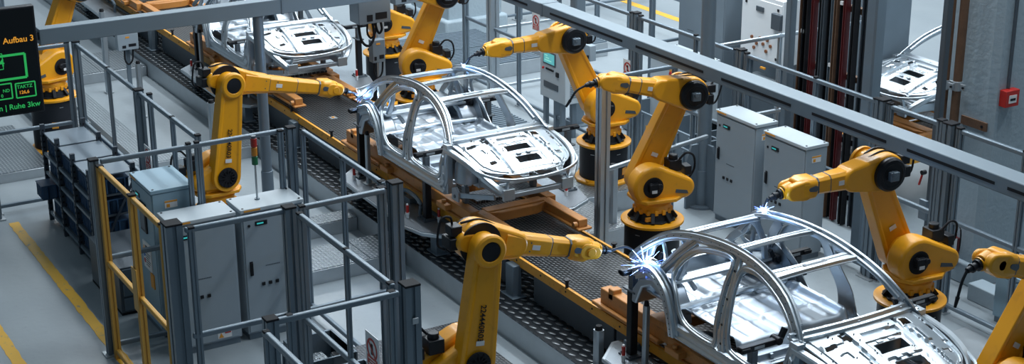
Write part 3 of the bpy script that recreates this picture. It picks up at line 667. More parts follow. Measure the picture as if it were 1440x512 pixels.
# second fence line further back
YB = -17.5
fence('grey fence in the back row at the top, left of the operator panel', [(27.0, YB, 2.4, .1), (25.2, YB, 2.4, .06), (23.3, YB, 2.4, .1)], zz((27, YB), (19.2, YB), 2.35, 1.2, .12))
fence('grey fence in the back row behind the elbow of the right robot', [(21.4, YB, 2.4, .12), (21.1, YB, 2.4, .12), (19.2, YB, 2.4, .12)], [], caps=True)
fence('grey cross fence at the top behind the overhead beam', [(21.2, -15.2, 2.4, .08), (21.2, -16.4, 2.4, .12)], zz((21.2, -13.5), (21.2, YB), 2.35, 1.2, .12))
fence('grey fence frame at the top right of the concrete column', [(28.0, -17.2, 4, .12), (28.0, -16.6, 4, .12), (25.9, -17.2, 2.6, .08)], zz((28, -17.2), (25.9, -17.2), 2.3, 1.2, .12) + zz((28, -16.0), (28, -20), 2.3, 1.2, .12), caps=False)
fence('pale rails in front of the white wall cabinet', [(17.3, -15.9, 3.6, .05), (17.05, -14.5, 2.36, .05)], zz((17.05, YR), (17.05, -16.2), 2.33, 1.2), m=ALU, caps=False)
# tall grey columns
def column(x, y, w, h, label, m=None, round_=False, z0=0):
    root = thing('steel_column', label, 'column', (x, y, 0), 0, 'grey steel columns')
    g = G()
    if round_: g.cyl((x, y, z0), (x, y, h), w/2, n=28)
    else: g.sweep([(x, y, z0), (x, y, h)], rect(w, w, .12), ref=(0, 1, 0), sub=1)
    g.build('shaft', m or FRM, root)
    if round_:
        G().cyl((x, y, z0+.0), (x, y, z0+.55), w/2+.012, n=28).build('sleeve', m or FRM, root, bevel=.004)
        G().cyl((x, y, 0), (x, y, .03), w*1.1, n=28).build('foot_plate', m or FRM, root)
    else: G().box(x-w, x+w, y-w, y+w, 0, .025).build('foot_plate', m or FRM, root)
    return root
column(20.2, -7.75, .15, 2.84, 'round grey column left of the middle car holding up the overhead beam', round_=True)
rc = column(17.0, -13.15, .21, 5.2, 'thick round grey column with fins, left of the tall grey cabinets', round_=True)
for a, b in ((.16, 0), (-.16, 0), (0, .17), (0, -.17)):
    g = G(); A = [(0.09, 0), (.30, 0), (.30, .75), (.22, .95), (.09, .95)]
    g.T = MX.Translation(V((17.0, -13.15, 0))) @ MX.Rotation(math.atan2(b, a), 4, 'Z'); g.prism(A, -.02, .02, 'xz'); g.build('fin', FRM, rc)
column(14.5, -13.9, .19, 5.2, 'square grey column left of the car body on the back line', FRM)
column(21.4, -21.15, .2, 5.2, 'dark steel column far behind the back car body', FRD)
column(13.15, -13.75, .09, 5.2, 'grey column carrying clamps and pipes beside the painted wall', FRD)
column(16.72, -14.4, .12, 5.2, 'grey column to the left of the rusty profile rack', FRM)
column(21.2, -13.7, .2, 5.2, 'grey square column behind the operator panel and its junction box', FRM)
column(16.3, -14.66, .12, 5.0, 'slim grey column left of the white wall cabinet', FRM)
# ------------------------------------------------------------------ overhead beams
ob = thing('overhead_beam', 'long grey overhead beam with black slots running diagonally across the right half', 'beam', (16, -11.15, 2.84), 0, 'overhead beams')
G().box(5, 21.6, -11.31, -11.05, 2.86, 3.03).build('beam_body', BEAM, ob, bevel=.012)
for x0, x1 in ((5.2, 7.6), (8.0, 9.62), (9.78, 10.95), (11.25, 12.4), (12.75, 14.0), (14.35, 15.75), (16.05, 17.8), (18.4, 20)):
    G().box(x0, x1, -11.052, -11.046, 2.925, 2.955).build('slot', RUB, ob)
G().box(18.0, 18.05, -11.316, -11.044, 2.855, 3.035).build('joint_strap', FRM, ob)
ob2 = thing('overhead_beam', 'grey overhead beam crossing the upper left corner from the monitor', 'beam', (20.2, -7, 2.84), 0, 'overhead beams')
G().box(20.1, 20.3, -11.3, -4.72, 2.84, 3.05).build('beam_body', BEAM, ob2, bevel=.008)
G().box(20.09, 20.31, -8.1, -8.07, 2.83, 3.06).build('joint_strap', FRM, ob2)
# ------------------------------------------------------------------ monitor
mo = thing('monitor', 'large black display board with green and orange German text at the left edge', 'screen', (20.0, -4.0, 2.0))
MY0, MY1 = -4.66, -2.9
G().box(19.98, 20.10, MY0, MY1, 2.0, 3.41).build('casing', BLK, mo, bevel=.012)
G().box(19.972, 19.982, MY0+.03, MY1-.03, 2.03, 3.38).build('glass', SCB, mo)
G().beam((20.1, -4.5, 3.0), (20.2, -4.74, 2.95), .1, .1).build('bracket', FRD, mo)
XM = 19.968
def P2(px, py): p = atx(px, py, XM); return (p.y, p.z)
def frame_px(x0, y0, x1, y1, t=.014, m=TG, nm='text_box'):
    ya, za = P2(x1, y1); yb, zb = P2(x0, y0)
    g = G(); g.box(XM-.002, XM+.004, ya, yb, za-t/2, za+t/2); g.box(XM-.002, XM+.004, ya, yb, zb-t/2, zb+t/2)
    g.box(XM-.002, XM+.004, ya-t/2, ya+t/2, za, zb); g.box(XM-.002, XM+.004, yb-t/2, yb+t/2, za, zb)
    g.build(nm, m, mo)
def mtext(s, px, py, size, m, nm='lettering', align='LEFT'):
    y, z = P2(px, py); text(nm, s, size, (0, -1, 0), (0, 0, 1), V((XM, y, z)), m, mo, align=align)
mtext('Aufbau 3', 48, 56.5, .108, TO, align='RIGHT')
frame_px(-40, 85, 38, 108, .03); frame_px(-30, 80, 5, 97.5, .008)
mtext('4', -1, 94, .14, TG)
frame_px(21.5, 118, 51, 134, .016); frame_px(-12, 121, 18, 138, .016)
mtext('TAKTZ', 24, 125, .062, TG); mtext('126,6', 27, 132.5, .06, TO)
mtext('ND', 14, 129, .058, TG, align='RIGHT'); mtext('0', 5, 137, .058, TG, align='RIGHT')
mtext('n | Ruhe 3kw', 57, 148, .098, TG, align='RIGHT')
# ------------------------------------------------------------------ car body in white (x grows to the rear, y to the near side)
def yh(z): return .795 if z < 1.6 else .795-(z-1.6)*.405
HAT = lambda h, w: [(-h, 0), (-h*.62, 0), (-h*.5, w), (-h*.1, w), (-h*.06, w*.7), (h*.06, w*.7), (h*.1, w), (h*.5, w), (h*.62, 0), (h, 0), (h, -w*.6), (-h, -w*.6)]
def car():
    X0 = 16.4
    root = thing('car_body', 'bare metal car body in the middle of the line between the robots', 'car body', (X0, YC, 0), 0, 'unpainted car bodies')
    T0 = MX.Translation(V((X0, YC, 0)))
    def g(s=1):
        q = G(); q.T = T0 @ MX.Scale(s, 4, V((0, 1, 0))); return q
    def p3(x, z, dy=0): return (x, yh(z)+dy, z)
    def dots(q, pts, n, off=.0, r=.006, dz=0):
        P = smooth([V(p) for p in pts], 10); tot = len(P)-1
        for i in range(n):
            p = P[min(tot, int((i+.5)/n*tot))]; q.cyl(p+V((0, off, dz)), p+V((0, off+.004, dz)), r, n=6)
    for s in (1, -1):
        # sill
        q = g(s)
        q.loft([[(x, .74, 1.20), (x, .80, 1.205), (x, .825, 1.24), (x, .80, 1.265), (x, .80, 1.30), (x, .825, 1.32), (x, .80, 1.35), (x, .76, 1.36), (x, .755, 1.40), (x, .72, 1.40), (x, .70, 1.30)] for x in (0., .5, 1.2, 1.8)])
        q.build('sill', STEEL, root, bevel=.004)
        # outer body rail: hinge pillar, screen pillar, roof rail, tail pillar
        q = g(s)
        path = [p3(.02, 1.84), p3(.14, 1.95), p3(.36, 2.105), p3(.66, 2.215), p3(1.02, 2.275), p3(1.42, 2.275), p3(1.85, 2.22), p3(2.2, 2.12), p3(2.45, 1.96), p3(2.66, 1.76)]
        q.sweep(path, HAT(.052, .022), ref=(0, 1, .35), scale=lambda t: .85+.25*math.sin(t*PI))
        q.mi = 1; dots(q, [(a, b, c) for a, b, c in path], 26, .024); q.build('roof_rail', [STEEL, BLK], root)
        q = g(s); q.sweep([(a, b-.055, c-.005) for a, b, c in path[1:-1]], rect(.05, .05, .3), ref=(0, 1, .35)); q.build('inner_roof_rail', STEELD, root)
        # hinge pillar
        q = g(s)
        q.sweep([p3(.02, 1.86), (-.01, .79, 1.7), (-.02, .80, 1.5), (.02, .80, 1.38), (.12, .80, 1.33)], HAT(.07, .025)); q.box(-.05, .06, .70, .78, 1.22, 1.86)
        q.build('hinge_pillar', STEEL, root, bevel=.004)
        q = g(s); q.tube([(.02, .80, 1.72), (-.03, .83, 1.70), (-.02, .84, 1.62), (.02, .80, 1.60)], .012); q.build('hinge', STEELD, root); q = g(s); q.tube([(.0, .80, 1.5), (-.04, .83, 1.49), (-.04, .83, 1.42)], .014); q.build('hinge', STEELD, root)
        # front door ring
        ring = [p3(.12, 1.84, .0), p3(.30, 2.0), p3(.55, 2.12), p3(.85, 2.195), p3(1.03, 2.15), p3(1.045, 1.95), p3(.97, 1.68), p3(.93, 1.5), p3(.84, 1.40), p3(.4, 1.375), p3(.14, 1.42), p3(.09, 1.62)]
        q = g(s); q.sweep(ring, HAT(.036, .016), closed=True, sub=6); q.build('front_door_frame', STEEL, root)
        # centre pillar
        q = g(s)
        bp_ = [p3(1.13, 2.25, -.01), p3(1.10, 2.0, -.01), p3(1.05, 1.75, 0), p3(1.01, 1.55, 0), p3(.99, 1.38, .0)]
        q.sweep(bp_, HAT(.075, .022), scale=lambda t: .7+.55*t*t)
        q.mi = 1; dots(q, [(a-.05, b, c) for a, b, c in bp_], 12, .006); dots(q, [(a+.05, b, c) for a, b, c in bp_], 12, .006); dots(q, [(a, b, c) for a, b, c in bp_], 4, .022, .014); q.build('centre_pillar', [STEEL, BLK], root)
        # rear door ring
        ring2 = [p3(1.20, 2.2), p3(1.5, 2.19), p3(1.74, 2.11), p3(1.90, 1.95), p3(1.93, 1.80), p3(1.80, 1.66), p3(1.70, 1.50), p3(1.55, 1.40), p3(1.25, 1.375), p3(1.12, 1.42), p3(1.13, 1.65), p3(1.18, 1.95)]
        q = g(s); q.sweep(ring2, HAT(.036, .016), closed=True, sub=6); q.build('rear_door_frame', STEEL, root)
        # quarter pillar: slanted box section up to the roof and wheel arch down to the sill
        q = g(s); q.sweep([p3(1.80, 2.19, -.02), p3(1.98, 2.0, -.02), p3(2.14, 1.80, -.02)], HAT(.06, .025)); q.build('quarter_pillar', STEELD, root)
        arch = [p3(2.52, 1.66, .01), p3(2.30, 1.74, .015), (2.10, .79, 1.73), (1.94, .81, 1.64), (1.85, .82, 1.50), (1.80, .82, 1.36), (1.78, .81, 1.22)]
        q = g(s); q.sweep(arch, HAT(.085, .028)); q.mi = 1; dots(q, [(a, b, c) for a, b, c in arch], 16, .03); q.build('wheel_arch', [STEEL, BLK], root)
        q = g(s); q.sweep([(a+.02, b-.06, c-.02) for a, b, c in arch], HAT(.10, .02)); q.build('inner_arch', STEELD, root)
        # wheel house dome
        q = g(s); R = []
        for i in range(7):
            a = i/6*PI/2; R.append([(2.22+.34*math.cos(a)*math.cos(t*PI/10), .60-.16*0+.17*math.cos(a)*0+.0+(.13*math.sin(t*PI/10)*0), 1.35) for t in range(1)])
        q.prism([(1.86, 1.25), (1.9, 1.48), (2.02, 1.62), (2.22, 1.68), (2.42, 1.62), (2.55, 1.45), (2.56, 1.3), (2.48, 1.3), (2.38, 1.52), (2.22, 1.6), (2.06, 1.54), (1.97, 1.42), (1.94, 1.25)], .50, .78, 'xz')
        q.build('wheel_house', STEELD, root, bevel=.02)
        # tail side panel with lamp opening
        q = g(s)
        q.prism([(2.36, 1.98), (2.47, 1.94), (2.70, 1.74), (2.80, 1.62), (2.78, 1.46), (2.66, 1.38), (2.60, 1.42), (2.70, 1.50), (2.70, 1.60), (2.58, 1.72), (2.42, 1.84)], .60, .635, 'xz')
        q.prism([(2.20, 1.74), (2.30, 1.92), (2.42, 1.84), (2.58, 1.72), (2.52, 1.64)], .62, .64, 'xz') if False else None
        q.build('tail_panel', STEEL, root, bevel=.006)
        q = g(s); q.sweep([(2.14, .66, 1.78), (2.24, .60, 1.96), (2.36, .57, 2.0), (2.52, .60, 1.84), (2.48, .64, 1.72), (2.3, .67, 1.70)], HAT(.03, .014), closed=True); q.build('quarter_window_frame', STEEL, root)
        q = g(s); q.box(2.42, 2.74, .40, .62, 1.56, 1.66)
        for k in range(3): q.box(2.46+k*.09, 2.52+k*.09, .625, .632, 1.575, 1.645)
        q.build('lamp_carrier', STEELD, root, bevel=.008)
        # longitudinal front rail and upper wing rail
        q = g(s)
        q.sweep([(.45, .42, 1.25), (.1, .43, 1.28), (-.1, .45, 1.40), (-.5, .44, 1.43), (-.93, .42, 1.43)], rect(.13, .09, .15), ref=(0, 1, 0)); q.box(-.97, -.93, .34, .50, 1.36, 1.50); q.box(-.90, -.7, .455, .50, 1.48, 1.505)
        q.build('front_rail', STEEL, root, bevel=.004)
        q = g(s); q.sweep([(.03, .75, 1.78), (-.2, .745, 1.77), (-.48, .72, 1.73), (-.72, .66, 1.64), (-.86, .55, 1.52), (-.9, .48, 1.46)], rect(.07, .08, .2), ref=(0, 1, 0)); q.build('wing_rail', STEEL, root)
        q = g(s); q.sweep([(-.62, .72, 1.69), (-.86, .62, 1.66), (-.97, .40, 1.62), (-.99, .1, 1.60), (-.99, -.02, 1.60)], rect(.025, .035, .2), ref=(0, 0, 1)); q.build('front_panel_rail', STEEL, root)
        q = g(s); q.beam((-.92, .50, 1.44), (-.72, .69, 1.62), .03, .03); q.beam((-.92, .44, 1.48), (-.96, .42, 1.62), .03, .03); q.build('lamp_bracket', STEELD, root)
        # strut tower
        q = g(s); q.lathe([(.16, 1.40), (.15, 1.62), (.12, 1.68), (.05, 1.69)], (-.18, .57), 20); q.box(-.36, .0, .42, .50, 1.34, 1.50); q.build('strut_tower', STEELD, root, bevel=.006)
        # lower link plate at the foot of the hinge pillar
        q = g(s); q.prism([(-.26, 1.17), (-.10, 1.17), (-.10, 1.32), (-.2, 1.36), (-.26, 1.30)], .72, .75, 'xz'); q.beam((-.18, .73, 1.24), (-.75, .5, 1.34), .03, .06); q.build('side_bracket', STEELD, root, bevel=.004)
        q = g(s); q.cyl((-.18, .75, 1.23), (-.18, .756, 1.23), .025, n=12); q.build('bracket_hole', FRD, root)
        # inner sill
        q = g(s); q.box(.05, 1.0, .60, .72, 1.26, 1.30); q.sweep([(.1, .60, 1.31), (.8, .60, 1.31)], rect(.04, .04), sub=1); q.build('inner_sill', STEEL, root, bevel=.006)
        for x in (.28, .68):
            q = g(s); q.lathe([(.07, 1.285), (.07, 1.30), (.03, 1.305)], (x, .52), 10); q.build('jacking_plate', STEELD, root)
    # rear floor and seat pan: pressed sheet
    q = g(); nx, ny = 70, 56; A = []
    def fz(x, y):
        t = max(0, min(1, (x-.86)/.10)); z = 1.30+.14*t*t*(3-2*t)
        t2 = max(0, min(1, (x-1.72)/.12)); z -= .05*t2*t2*(3-2*t2)
        for c in (-.52, -.30, .30, .52):
            d = abs(y-c)
            if d < .035 and 1.0 < x < 2.5: z += .016*(1-(d/.035)**2)
        if abs(y) < .13: z += .045*(1-(abs(y)/.13)**4)
        for xc in (1.25, 1.62, 2.05, 2.35):
            d = abs(x-xc)
            if d < .03: z += .014*(1-(d/.03)**2)
        for cx, cy in ((1.42, .42), (1.42, -.42), (2.2, .2), (2.2, -.2), (1.85, .42), (1.85, -.42)):
            d = max(abs(x-cx)/.10, abs(y-cy)/.08)
            if d < 1: z -= .022*min(1, (1-d)*5)
        if abs(y) > .62: z += (abs(y)-.62)*.9
        return z
    grid = [[q.v((.86+1.72*i/nx, -.70+1.40*j/ny, fz(.86+1.72*i/nx, -.70+1.40*j/ny))) for j in range(ny+1)] for i in range(nx+1)]
    for i in range(nx):
        for j in range(ny): q._f([grid[i][j], grid[i+1][j], grid[i+1][j+1], grid[i][j+1]])
    o = q.build('rear_floor', STEELD, root, sharp=60); sm = o.modifiers.new('solid', 'SOLIDIFY'); sm.thickness = .012
    q = g(); q.box(.80, .88, -.70, .70, 1.27, 1.34); q.box(.74, .80, -.70, .70, 1.27, 1.285)
    for k in range(6): q.box(.77, .80, -.62+k*.24, -.58+k*.24, 1.285, 1.335)
    q.build('seat_cross_member', STEELD, root, bevel=.006)
    q = g(); q.box(.70, .74, -.65, .65, 1.255, 1.275); q.build('cross_tube', STEEL, root, bevel=.006)
    q = g(); q.sweep([(1.86, -.7, 1.46), (1.86, 0, 1.48), (1.86, .7, 1.46)], rect(.06, .06), ref=(0, 0, 1)); q.build('floor_cross_rib', STEEL, root)
    # tail: back panel and parcel shelf
    q = g(); q.prism([(-.6, 1.40), (.6, 1.40), (.62, 1.62), (.5, 1.66), (.3, 1.56), (-.3, 1.56), (-.5, 1.66), (-.62, 1.62)], X0*0+2.70, 2.74, 'yz'); q.box(2.6, 2.78, -.6, .6, 1.38, 1.42); q.build('back_panel', STEEL, root, bevel=.006)
    q = g(); q.box(2.0, 2.12, -.62, .62, 1.66, 1.69); q.box(2.12, 2.15, -.62, .62, 1.62, 1.69); q.build('parcel_shelf', STEEL, root, bevel=.006)
    for s in (1, -1):
        q = g(s); q.sweep([(2.05, .56, 1.68), (2.02, .50, 1.9), (2.1, .46, 2.1)], rect(.05, .07), ref=(0, 1, 0)); q.sweep([(2.1, .30, 1.5), (2.14, .42, 1.7), (2.2, .52, 1.95)], rect(.04, .05), ref=(0, 1, 0)); q.build('rear_brace', STEELD, root)
    # roof bows
    def bow(name, x, z, hw, wd, arch_, mt=STEEL, th=.018):
        q = g(); R = []
        for i in range(17):
            y = -hw+2*hw*i/16; zc = z+arch_*(1-(y/hw)**2); e = wd*(1+.35*(abs(y)/hw)**3)
            xo = -.05*(1-(y/hw)**2)
            R.append([(x+xo+a*e/2, y, zc+b) for a, b in ((-1, -.01), (-.85, -.01), (-.75, th), (-.25, th), (-.2, th*.6), (.2, th*.6), (.25, th), (.75, th), (.85, -.01), (1, -.01), (1, -.018), (-1, -.018))])
        q.loft(R); q.mi = 1
        for i in range(12):
            y = -hw*.9+1.8*hw*i/11; q.cyl((x-.05*(1-(y/hw)**2)+wd*.44, y, z+arch_*(1-(y/hw)**2)), (x-.05*(1-(y/hw)**2)+wd*.44, y, z+arch_*(1-(y/hw)**2)+.004), .006, n=6)
        q.build(name, [mt, BLK], root)
    bow('front_header', .70, 2.20, .55, .17, .03)
    bow('roof_bow', 1.27, 2.265, .51, .09, .035)
    bow('rear_header', 2.16, 2.115, .51, .12, .03)
    q = g(); q.box(.64, .69, -.14, .14, 2.243, 2.247); q.build('header_slot', FRD, root)
    # cowl
    q = g(); q.sweep([(.10, -.74, 1.85), (.03, -.45, 1.875), (.0, 0, 1.885), (.03, .45, 1.875), (.10, .74, 1.85)], [(-.06, -.02), (-.06, .02), (-.02, .02), (0, .05), (.03, .05), (.04, 0), (.07, 0), (.07, -.02)], ref=(0, 0, 1), sub=6); q.build('cowl', STEEL, root)
    q = g(); rn = random.Random(5)
    for k in range(26):
        y = -.7+1.4*k/25; x = .08-.08*(1-(y/.7)**2)+rn.uniform(.0, .05); q.box(x-.02, x+.02, y-.018, y+.012, 1.87, 1.90+rn.uniform(0, .02))
    q.build('cowl_clips', STEELD, root, bevel=.004)
    q = g(); q.box(.06, .10, -.68, .68, 1.36, 1.84); q.build('bulkhead', STEELD, root, bevel=.004)
    # engine bay cross members
    q = g(); q.box(-.95, -.88, -.46, .46, 1.37, 1.43); q.box(-.5, -.42, -.42, .42, 1.36, 1.41); q.build('front_cross_member', STEELD, root, bevel=.008)
    q = g(); q.box(-.86, -.80, -.5, .5, 1.52, 1.55); q.build('upper_cross_member', STEEL, root, bevel=.006)
    # hood inner panel with pressed pockets and cut-outs
    NU, NV = 92, 120
    def outline(u):   # half width along the hood
        w = .70-.06*u
        if u > .55: t = (u-.55)/.45; w *= math.sqrt(max(0., 1-(t**2.6)*.94))
        return w
    def hp(u, v):
        w = outline(u); y = v*w; x = .0-.93*u+.05*(y/.6)**2*(1-u)
        z = 1.885-.06*u-.15*u*u-.10*(y/.7)**2*(.4+.6*u)
        return x, y, z
    def sd(x, y, cx, cy, hx, hy): return max(abs(x-cx)/hx, abs(y-cy)/hy)
    holes = [(-.40, -.03, .065, .17), (-.66, -.04, .065, .16), (-.13, -.43, .05, .05), (-.13, .30, .05, .05), (-.2, .52, .022, .06), (-.25, -.62, .05, .018), (-.62, -.50, .03, .04), (-.62, .44, .03, .04)]
    recess = [(-.40, -.03, .12, .23, .016), (-.66, -.04, .11, .22, .016), (-.20, -.07, .045, .22, .022), (-.16, .48, .04, .12, -.012), (-.36, .47, .05, .05, .012), (-.5, -.60, .05, .025, .012), (-.36, -.45, .10, .03, -.014), (-.5, .33, .14, .015, -.012)]
    q = g(); ids = []
    for i in range(NU+1):
        row = []
        for j in range(NV+1):
            x, y, z = hp(i/NU, -1+2*j/NV)
            for cx, cy, hx, hy, d in recess:
                s_ = sd(x, y, cx, cy, hx, hy)
                if s_ < 1: z -= d*1.3*min(1, (1-s_)*9)
            for yc in (-.34, .27):           # two long pressed ribs fanning to the front
                dd = abs(y-(yc*(1+.25*(-x)))); 
                if dd < .03 and -x < .86: z -= .03*min(1, (.03-dd)/.012)
            e = min(1-abs(-1+2*j/NV), 1)*outline(i/NU)
            if .035 < e < .075: z -= .012
            if i/NU > .93: z -= .01
            row.append(q.v((x, y, z)))
        ids.append(row)
    for i in range(NU):
        for j in range(NV):
            x, y, z = hp((i+.5)/NU, -1+2*(j+.5)/NV)
            if any(sd(x, y, *h) < 1 for h in holes): continue
            q._f([ids[i][j], ids[i+1][j], ids[i+1][j+1], ids[i][j+1]])
    q.mi = 1; rn = random.Random(9)
    for k in range(46):
        u = rn.random()*.9+.05; v = rn.choice((-.92, -.62, .62, .92, -.3, .3))+rn.uniform(-.02, .02); x, y, z = hp(u, v)
        if not any(sd(x, y, *h) < 1.1 for h in holes): q._f([q.v((x+.007*math.cos(a*PI/3), y+.007*math.sin(a*PI/3), z+.002)) for a in range(6)])
    o = q.build('hood', [STEEL, FRD], root, sharp=28); sm = o.modifiers.new('solid', 'SOLIDIFY'); sm.thickness = .012; sm.offset = -1
    for cx in (-.29, -.55):
        for cy in (-.10, .04): g().box(cx-.035, cx+.02, cy-.035, cy+.035, 1.858-.3*(-cx)**2*.6-.02, 1.872-.3*(-cx)**2*.6-.02).build('hood_bracket', STEEL, root, bevel=.004)
    return root
CAR = car()
dup(CAR, (9.75, YC, 0), label='large bare metal car body nearest the viewer at the bottom right')
dup(CAR, (23.05, YC, 0), label='bare metal car body farther up the line behind the round column')
CB = dup(CAR, (15.94, -16.45, 0), rz=-PI/2, label='bare metal car body on the back line behind the grey columns at the right')
C2 = dup(CR, (15.94, -16.45, 0), rz=-PI/2, label='orange skid under the back line car body at the right')
# ------------------------------------------------------------------ cabinets
def cab(label, fl, face, w, d, h, m=CAB, z0=0., disp=True, handle=.55, btn=3, warn=False, plinth=.08, lid=True, sticker=True, logo=True, kind='control_cabinet', cat='cabinet', grp='grey control cabinets', lab2=None, side_warn=False, lcd=(.16, .17)):
    """fl: front left corner on the floor as seen from the front; face '-X' or '+Y'"""
    rz = -PI/2 if face == '-X' else PI
    root = thing(kind, label, cat, (fl[0], fl[1], z0), rz, grp)
    def g(): q = G(); q.T = root.matrix_basis.copy(); return q
    if plinth: g().box(.02, w-.02, .03, d-.02, 0, plinth).build('plinth', FRM, root)
    g().box(0, w, .012, d, plinth, h-(.05 if lid else 0)).build('body', m, root, bevel=.006)
    if lid:
        g().box(-.012, w+.012, -.012, d+.012, h-.045, h).build('lid', CABL if m is CAB else m, root, bevel=.006)
        q = g()
        for a in (.03, w-.03):
            for b in (.03, d-.03): q.cyl((a, b, h-.002), (a, b, h+.006), .014, n=8)
        q.build('lid_screw', BLK, root)
    dr = g().box(.02, w-.02, 0, .02, plinth+.02, h-.07).build('door', m, root, bevel=.005)
    if disp:
        x, z = lcd; z = h-z
        g().box(x, x+.15, -.008, .004, z-.055, z).build('display_frame', BLK, dr, bevel=.004)
        g().box(x+.02, x+.10, -.011, -.007, z-.035, z-.018).build('display', CYAN, dr)
        g().cyl((x-.075, -.008, z-.04), (x-.075, .004, z-.04), .017, n=10).build('lock', BLK, dr)
    if handle:
        z = h*handle; q = g(); q.box(.07, .10, -.025, 0, z-.075, z+.075); q.box(.065, .105, -.006, 0, z-.09, z+.09); q.build('handle', BLK, dr, bevel=.006)
    for i in range(btn):
        x = .22+i*.085; z = h*.42; g().box(x-.02, x+.02, -.014, 0, z-.02, z+.02).build('button', BLK, dr, bevel=.003)
    if logo:
        q = g(); z = h*.55
        for i in range(9): q.box(.26+i*.02, .274+i*.02, -.002, .002, z, z+.012)
        q.build('name_strip', FRD, dr)
    if sticker: g().box(.03, .23, -.016, -.01, h-.032, h-.012).build('orange_sticker', STKO, root)
    if warn:
        x, z = w-.30, plinth+.04
        g().box(x, x+.17, -.003, .002, z, z+.09).build('warning_label', STKW, dr)
        q = g(); q.prism([(x+.01, z+.01), (x+.07, z+.01), (x+.04, z+.07)], -.006, -.003, 'xz'); q.build('warning_triangle', STKO, dr)
        g().box(x+.085, x+.16, -.006, -.003, z+.055, z+.075).build('red_strip', RED, dr)
    if side_warn:   # label on the cheek that faces the viewer
        sx = (w, w+.004) if face == '+Y' else (w, w+.004)
        g().box(sx[0], sx[1], d*.3, d*.3+.15, h-.24, h-.15).build('warning_label', STKW, root)
        g().box(sx[1], sx[1]+.002, d*.3, d*.3+.15, h-.172, h-.15).build('warning_strip', STKO, root)
        g().box(sx[1], sx[1]+.002, d*.3+.02, d*.3+.06, h-.23, h-.19).build('warning_mark', STKO, root)
    return root
cab('grey floor cabinet with cyan display, left of the pair inside the left fence', (16.07, -4.98), '-X', .76, .42, 1.65, warn=True, handle=0, btn=3, lcd=(.12, .17))
cab('grey floor cabinet carrying the red amber green light stack', (16.07, -5.82), '-X', .76, .44, 1.65, handle=.55)
L1 = cab('tall pale blue grey cabinet with an open window in its door beside the shelving', (17.42, -4.97), '+Y', .76, .50, 1.86, m=CABB, handle=0, btn=0, side_warn=True)
def gl(): q = G(); q.T = L1.matrix_basis.copy(); return q
gl().box(.30, .52, -.02, 0, 1.25, 1.62).build('window_frame', BLK, L1, bevel=.008)
gl().box(.33, .49, -.024, -.018, 1.29, 1.58).build('window_glass', FRD, L1)
gl().box(.30, .58, -.014, 0, .78, 1.12).build('notice', STKW, L1)
q = gl(); q.box(.40, .56, -.017, -.013, 1.05, 1.08)
for k in range(6): q.box(.40, .40+.12+.02*(k % 3), -.017, -.013, .83+k*.03, .838+k*.03)
q.build('notice_text', BLK, L1)
q = gl(); q.prism([(.315, 1.0), (.385, 1.0), (.35, 1.07)], -.018, -.013, 'xz'); q.build('notice_triangle', STKO, L1)
q = gl(); q.cyl((.35, -.018, .95), (.35, -.013, .95), .03, n=14); q.build('notice_blue_disc', mat('sign_blue', (.02, .12, .4), .5), L1)
q = gl(); q.cyl((.35, -.018, .87), (.35, -.013, .87), .03, n=14); q.build('notice_red_disc', RED, L1)
q = gl(); q.box(.50, .62, -.014, 0, .58, .76); q.build('warning_card', STKO, L1)
q = gl(); q.box(.08, .12, -.02, 0, .66, .78); q.box(.08, .12, -.02, 0, 1.1, 1.2); q.build('door_hinge', BLK, L1, bevel=.006)
cab('grey electrical cabinet with black handle right of the finned column', (16.48, -12.95), '+Y', .86, .36, 1.62, handle=.62, side_warn=True, warn=False)
cab('grey electrical cabinet standing right beside its twin, nearer the viewer', (15.44, -12.95), '+Y', .84, .36, 1.6, handle=.60, side_warn=True)
# light stack
ls = thing('signal_lamp', 'red amber and green light stack on a thin pole above the cabinet', 'signal lamp', (16.32, -6.12, 1.65))
G().cyl((16.32, -6.12, 1.65), (16.32, -6.12, 2.09), .012, n=10).build('pole', ALU, ls); G().cyl((16.32, -6.12, 1.65), (16.32, -6.12, 1.665), .03, n=14).build('foot', FRM, ls)
for z, m_, nm in ((2.08, GRN, 'green_lamp'), (2.19, AMB, 'amber_lamp'), (2.30, LRED, 'red_lamp')):
    G().cyl((16.32, -6.12, z), (16.32, -6.12, z+.10), .036, n=20).build(nm, m_, ls, bevel=.004)
G().cyl((16.32, -6.12, 2.40), (16.32, -6.12, 2.43), .03, n=16).build('cap', FRD, ls)
# operator panel
op = thing('operator_panel', 'grey operator panel on legs with a lit cyan screen behind the middle car', 'control panel', (20.85, -13.1, 0))
G().box(20.48, 21.24, -13.32, -13.0, .62, 1.47).build('housing', CABL, op, bevel=.012)
sf = G().box(20.76, 21.14, -13.0, -12.99, 1.19, 1.41).build('screen_bezel', FRD, op, bevel=.004)
G().box(20.79, 21.11, -12.992, -12.985, 1.215, 1.385).build('screen', SCRN, sf)
q = G()
for k, (a, b) in enumerate(((21.08, 1.33), (21.05, 1.29), (21.0, 1.25), (21.08, 1.25))): q.box(a-.09-.02*k, a, -12.986, -12.983, b, b+.022)
q.build('screen_graphics', mat('hmi_mark', (.1, .3, .3), .4, emit=(.25, .6, .5), estr=.8), sf)
for k in range(5): G().box(20.82+k*.05, 20.85+k*.05, -13.0, -12.985, 1.10, 1.13).build('button', BLK, op)
G().cyl((21.13, -13.0, 1.11), (21.13, -12.975, 1.11), .02, n=12).build('stop_button', RED, op)
q = G(); q.box(20.66, 20.74, -13.0, -12.98, 1.04, 1.12); q.build('switch', BLK, op, bevel=.005)
G().box(20.68, 21.12, -13.0, -12.992, .80, .90).build('keyboard_slot', FRD, op)
q = G()
for k in range(9): q.box(20.475, 20.48, -13.24, -13.10, .72+.03*k, .735+.03*k)
q.build('vent', FRM, op)
q = G(); q.T = None; q.prism([(-13.19, 1.06), (-13.13, 1.06), (-13.16, 1.13)], 20.474, 20.479, 'yz'); q.build('warning_triangle', STKO, op)
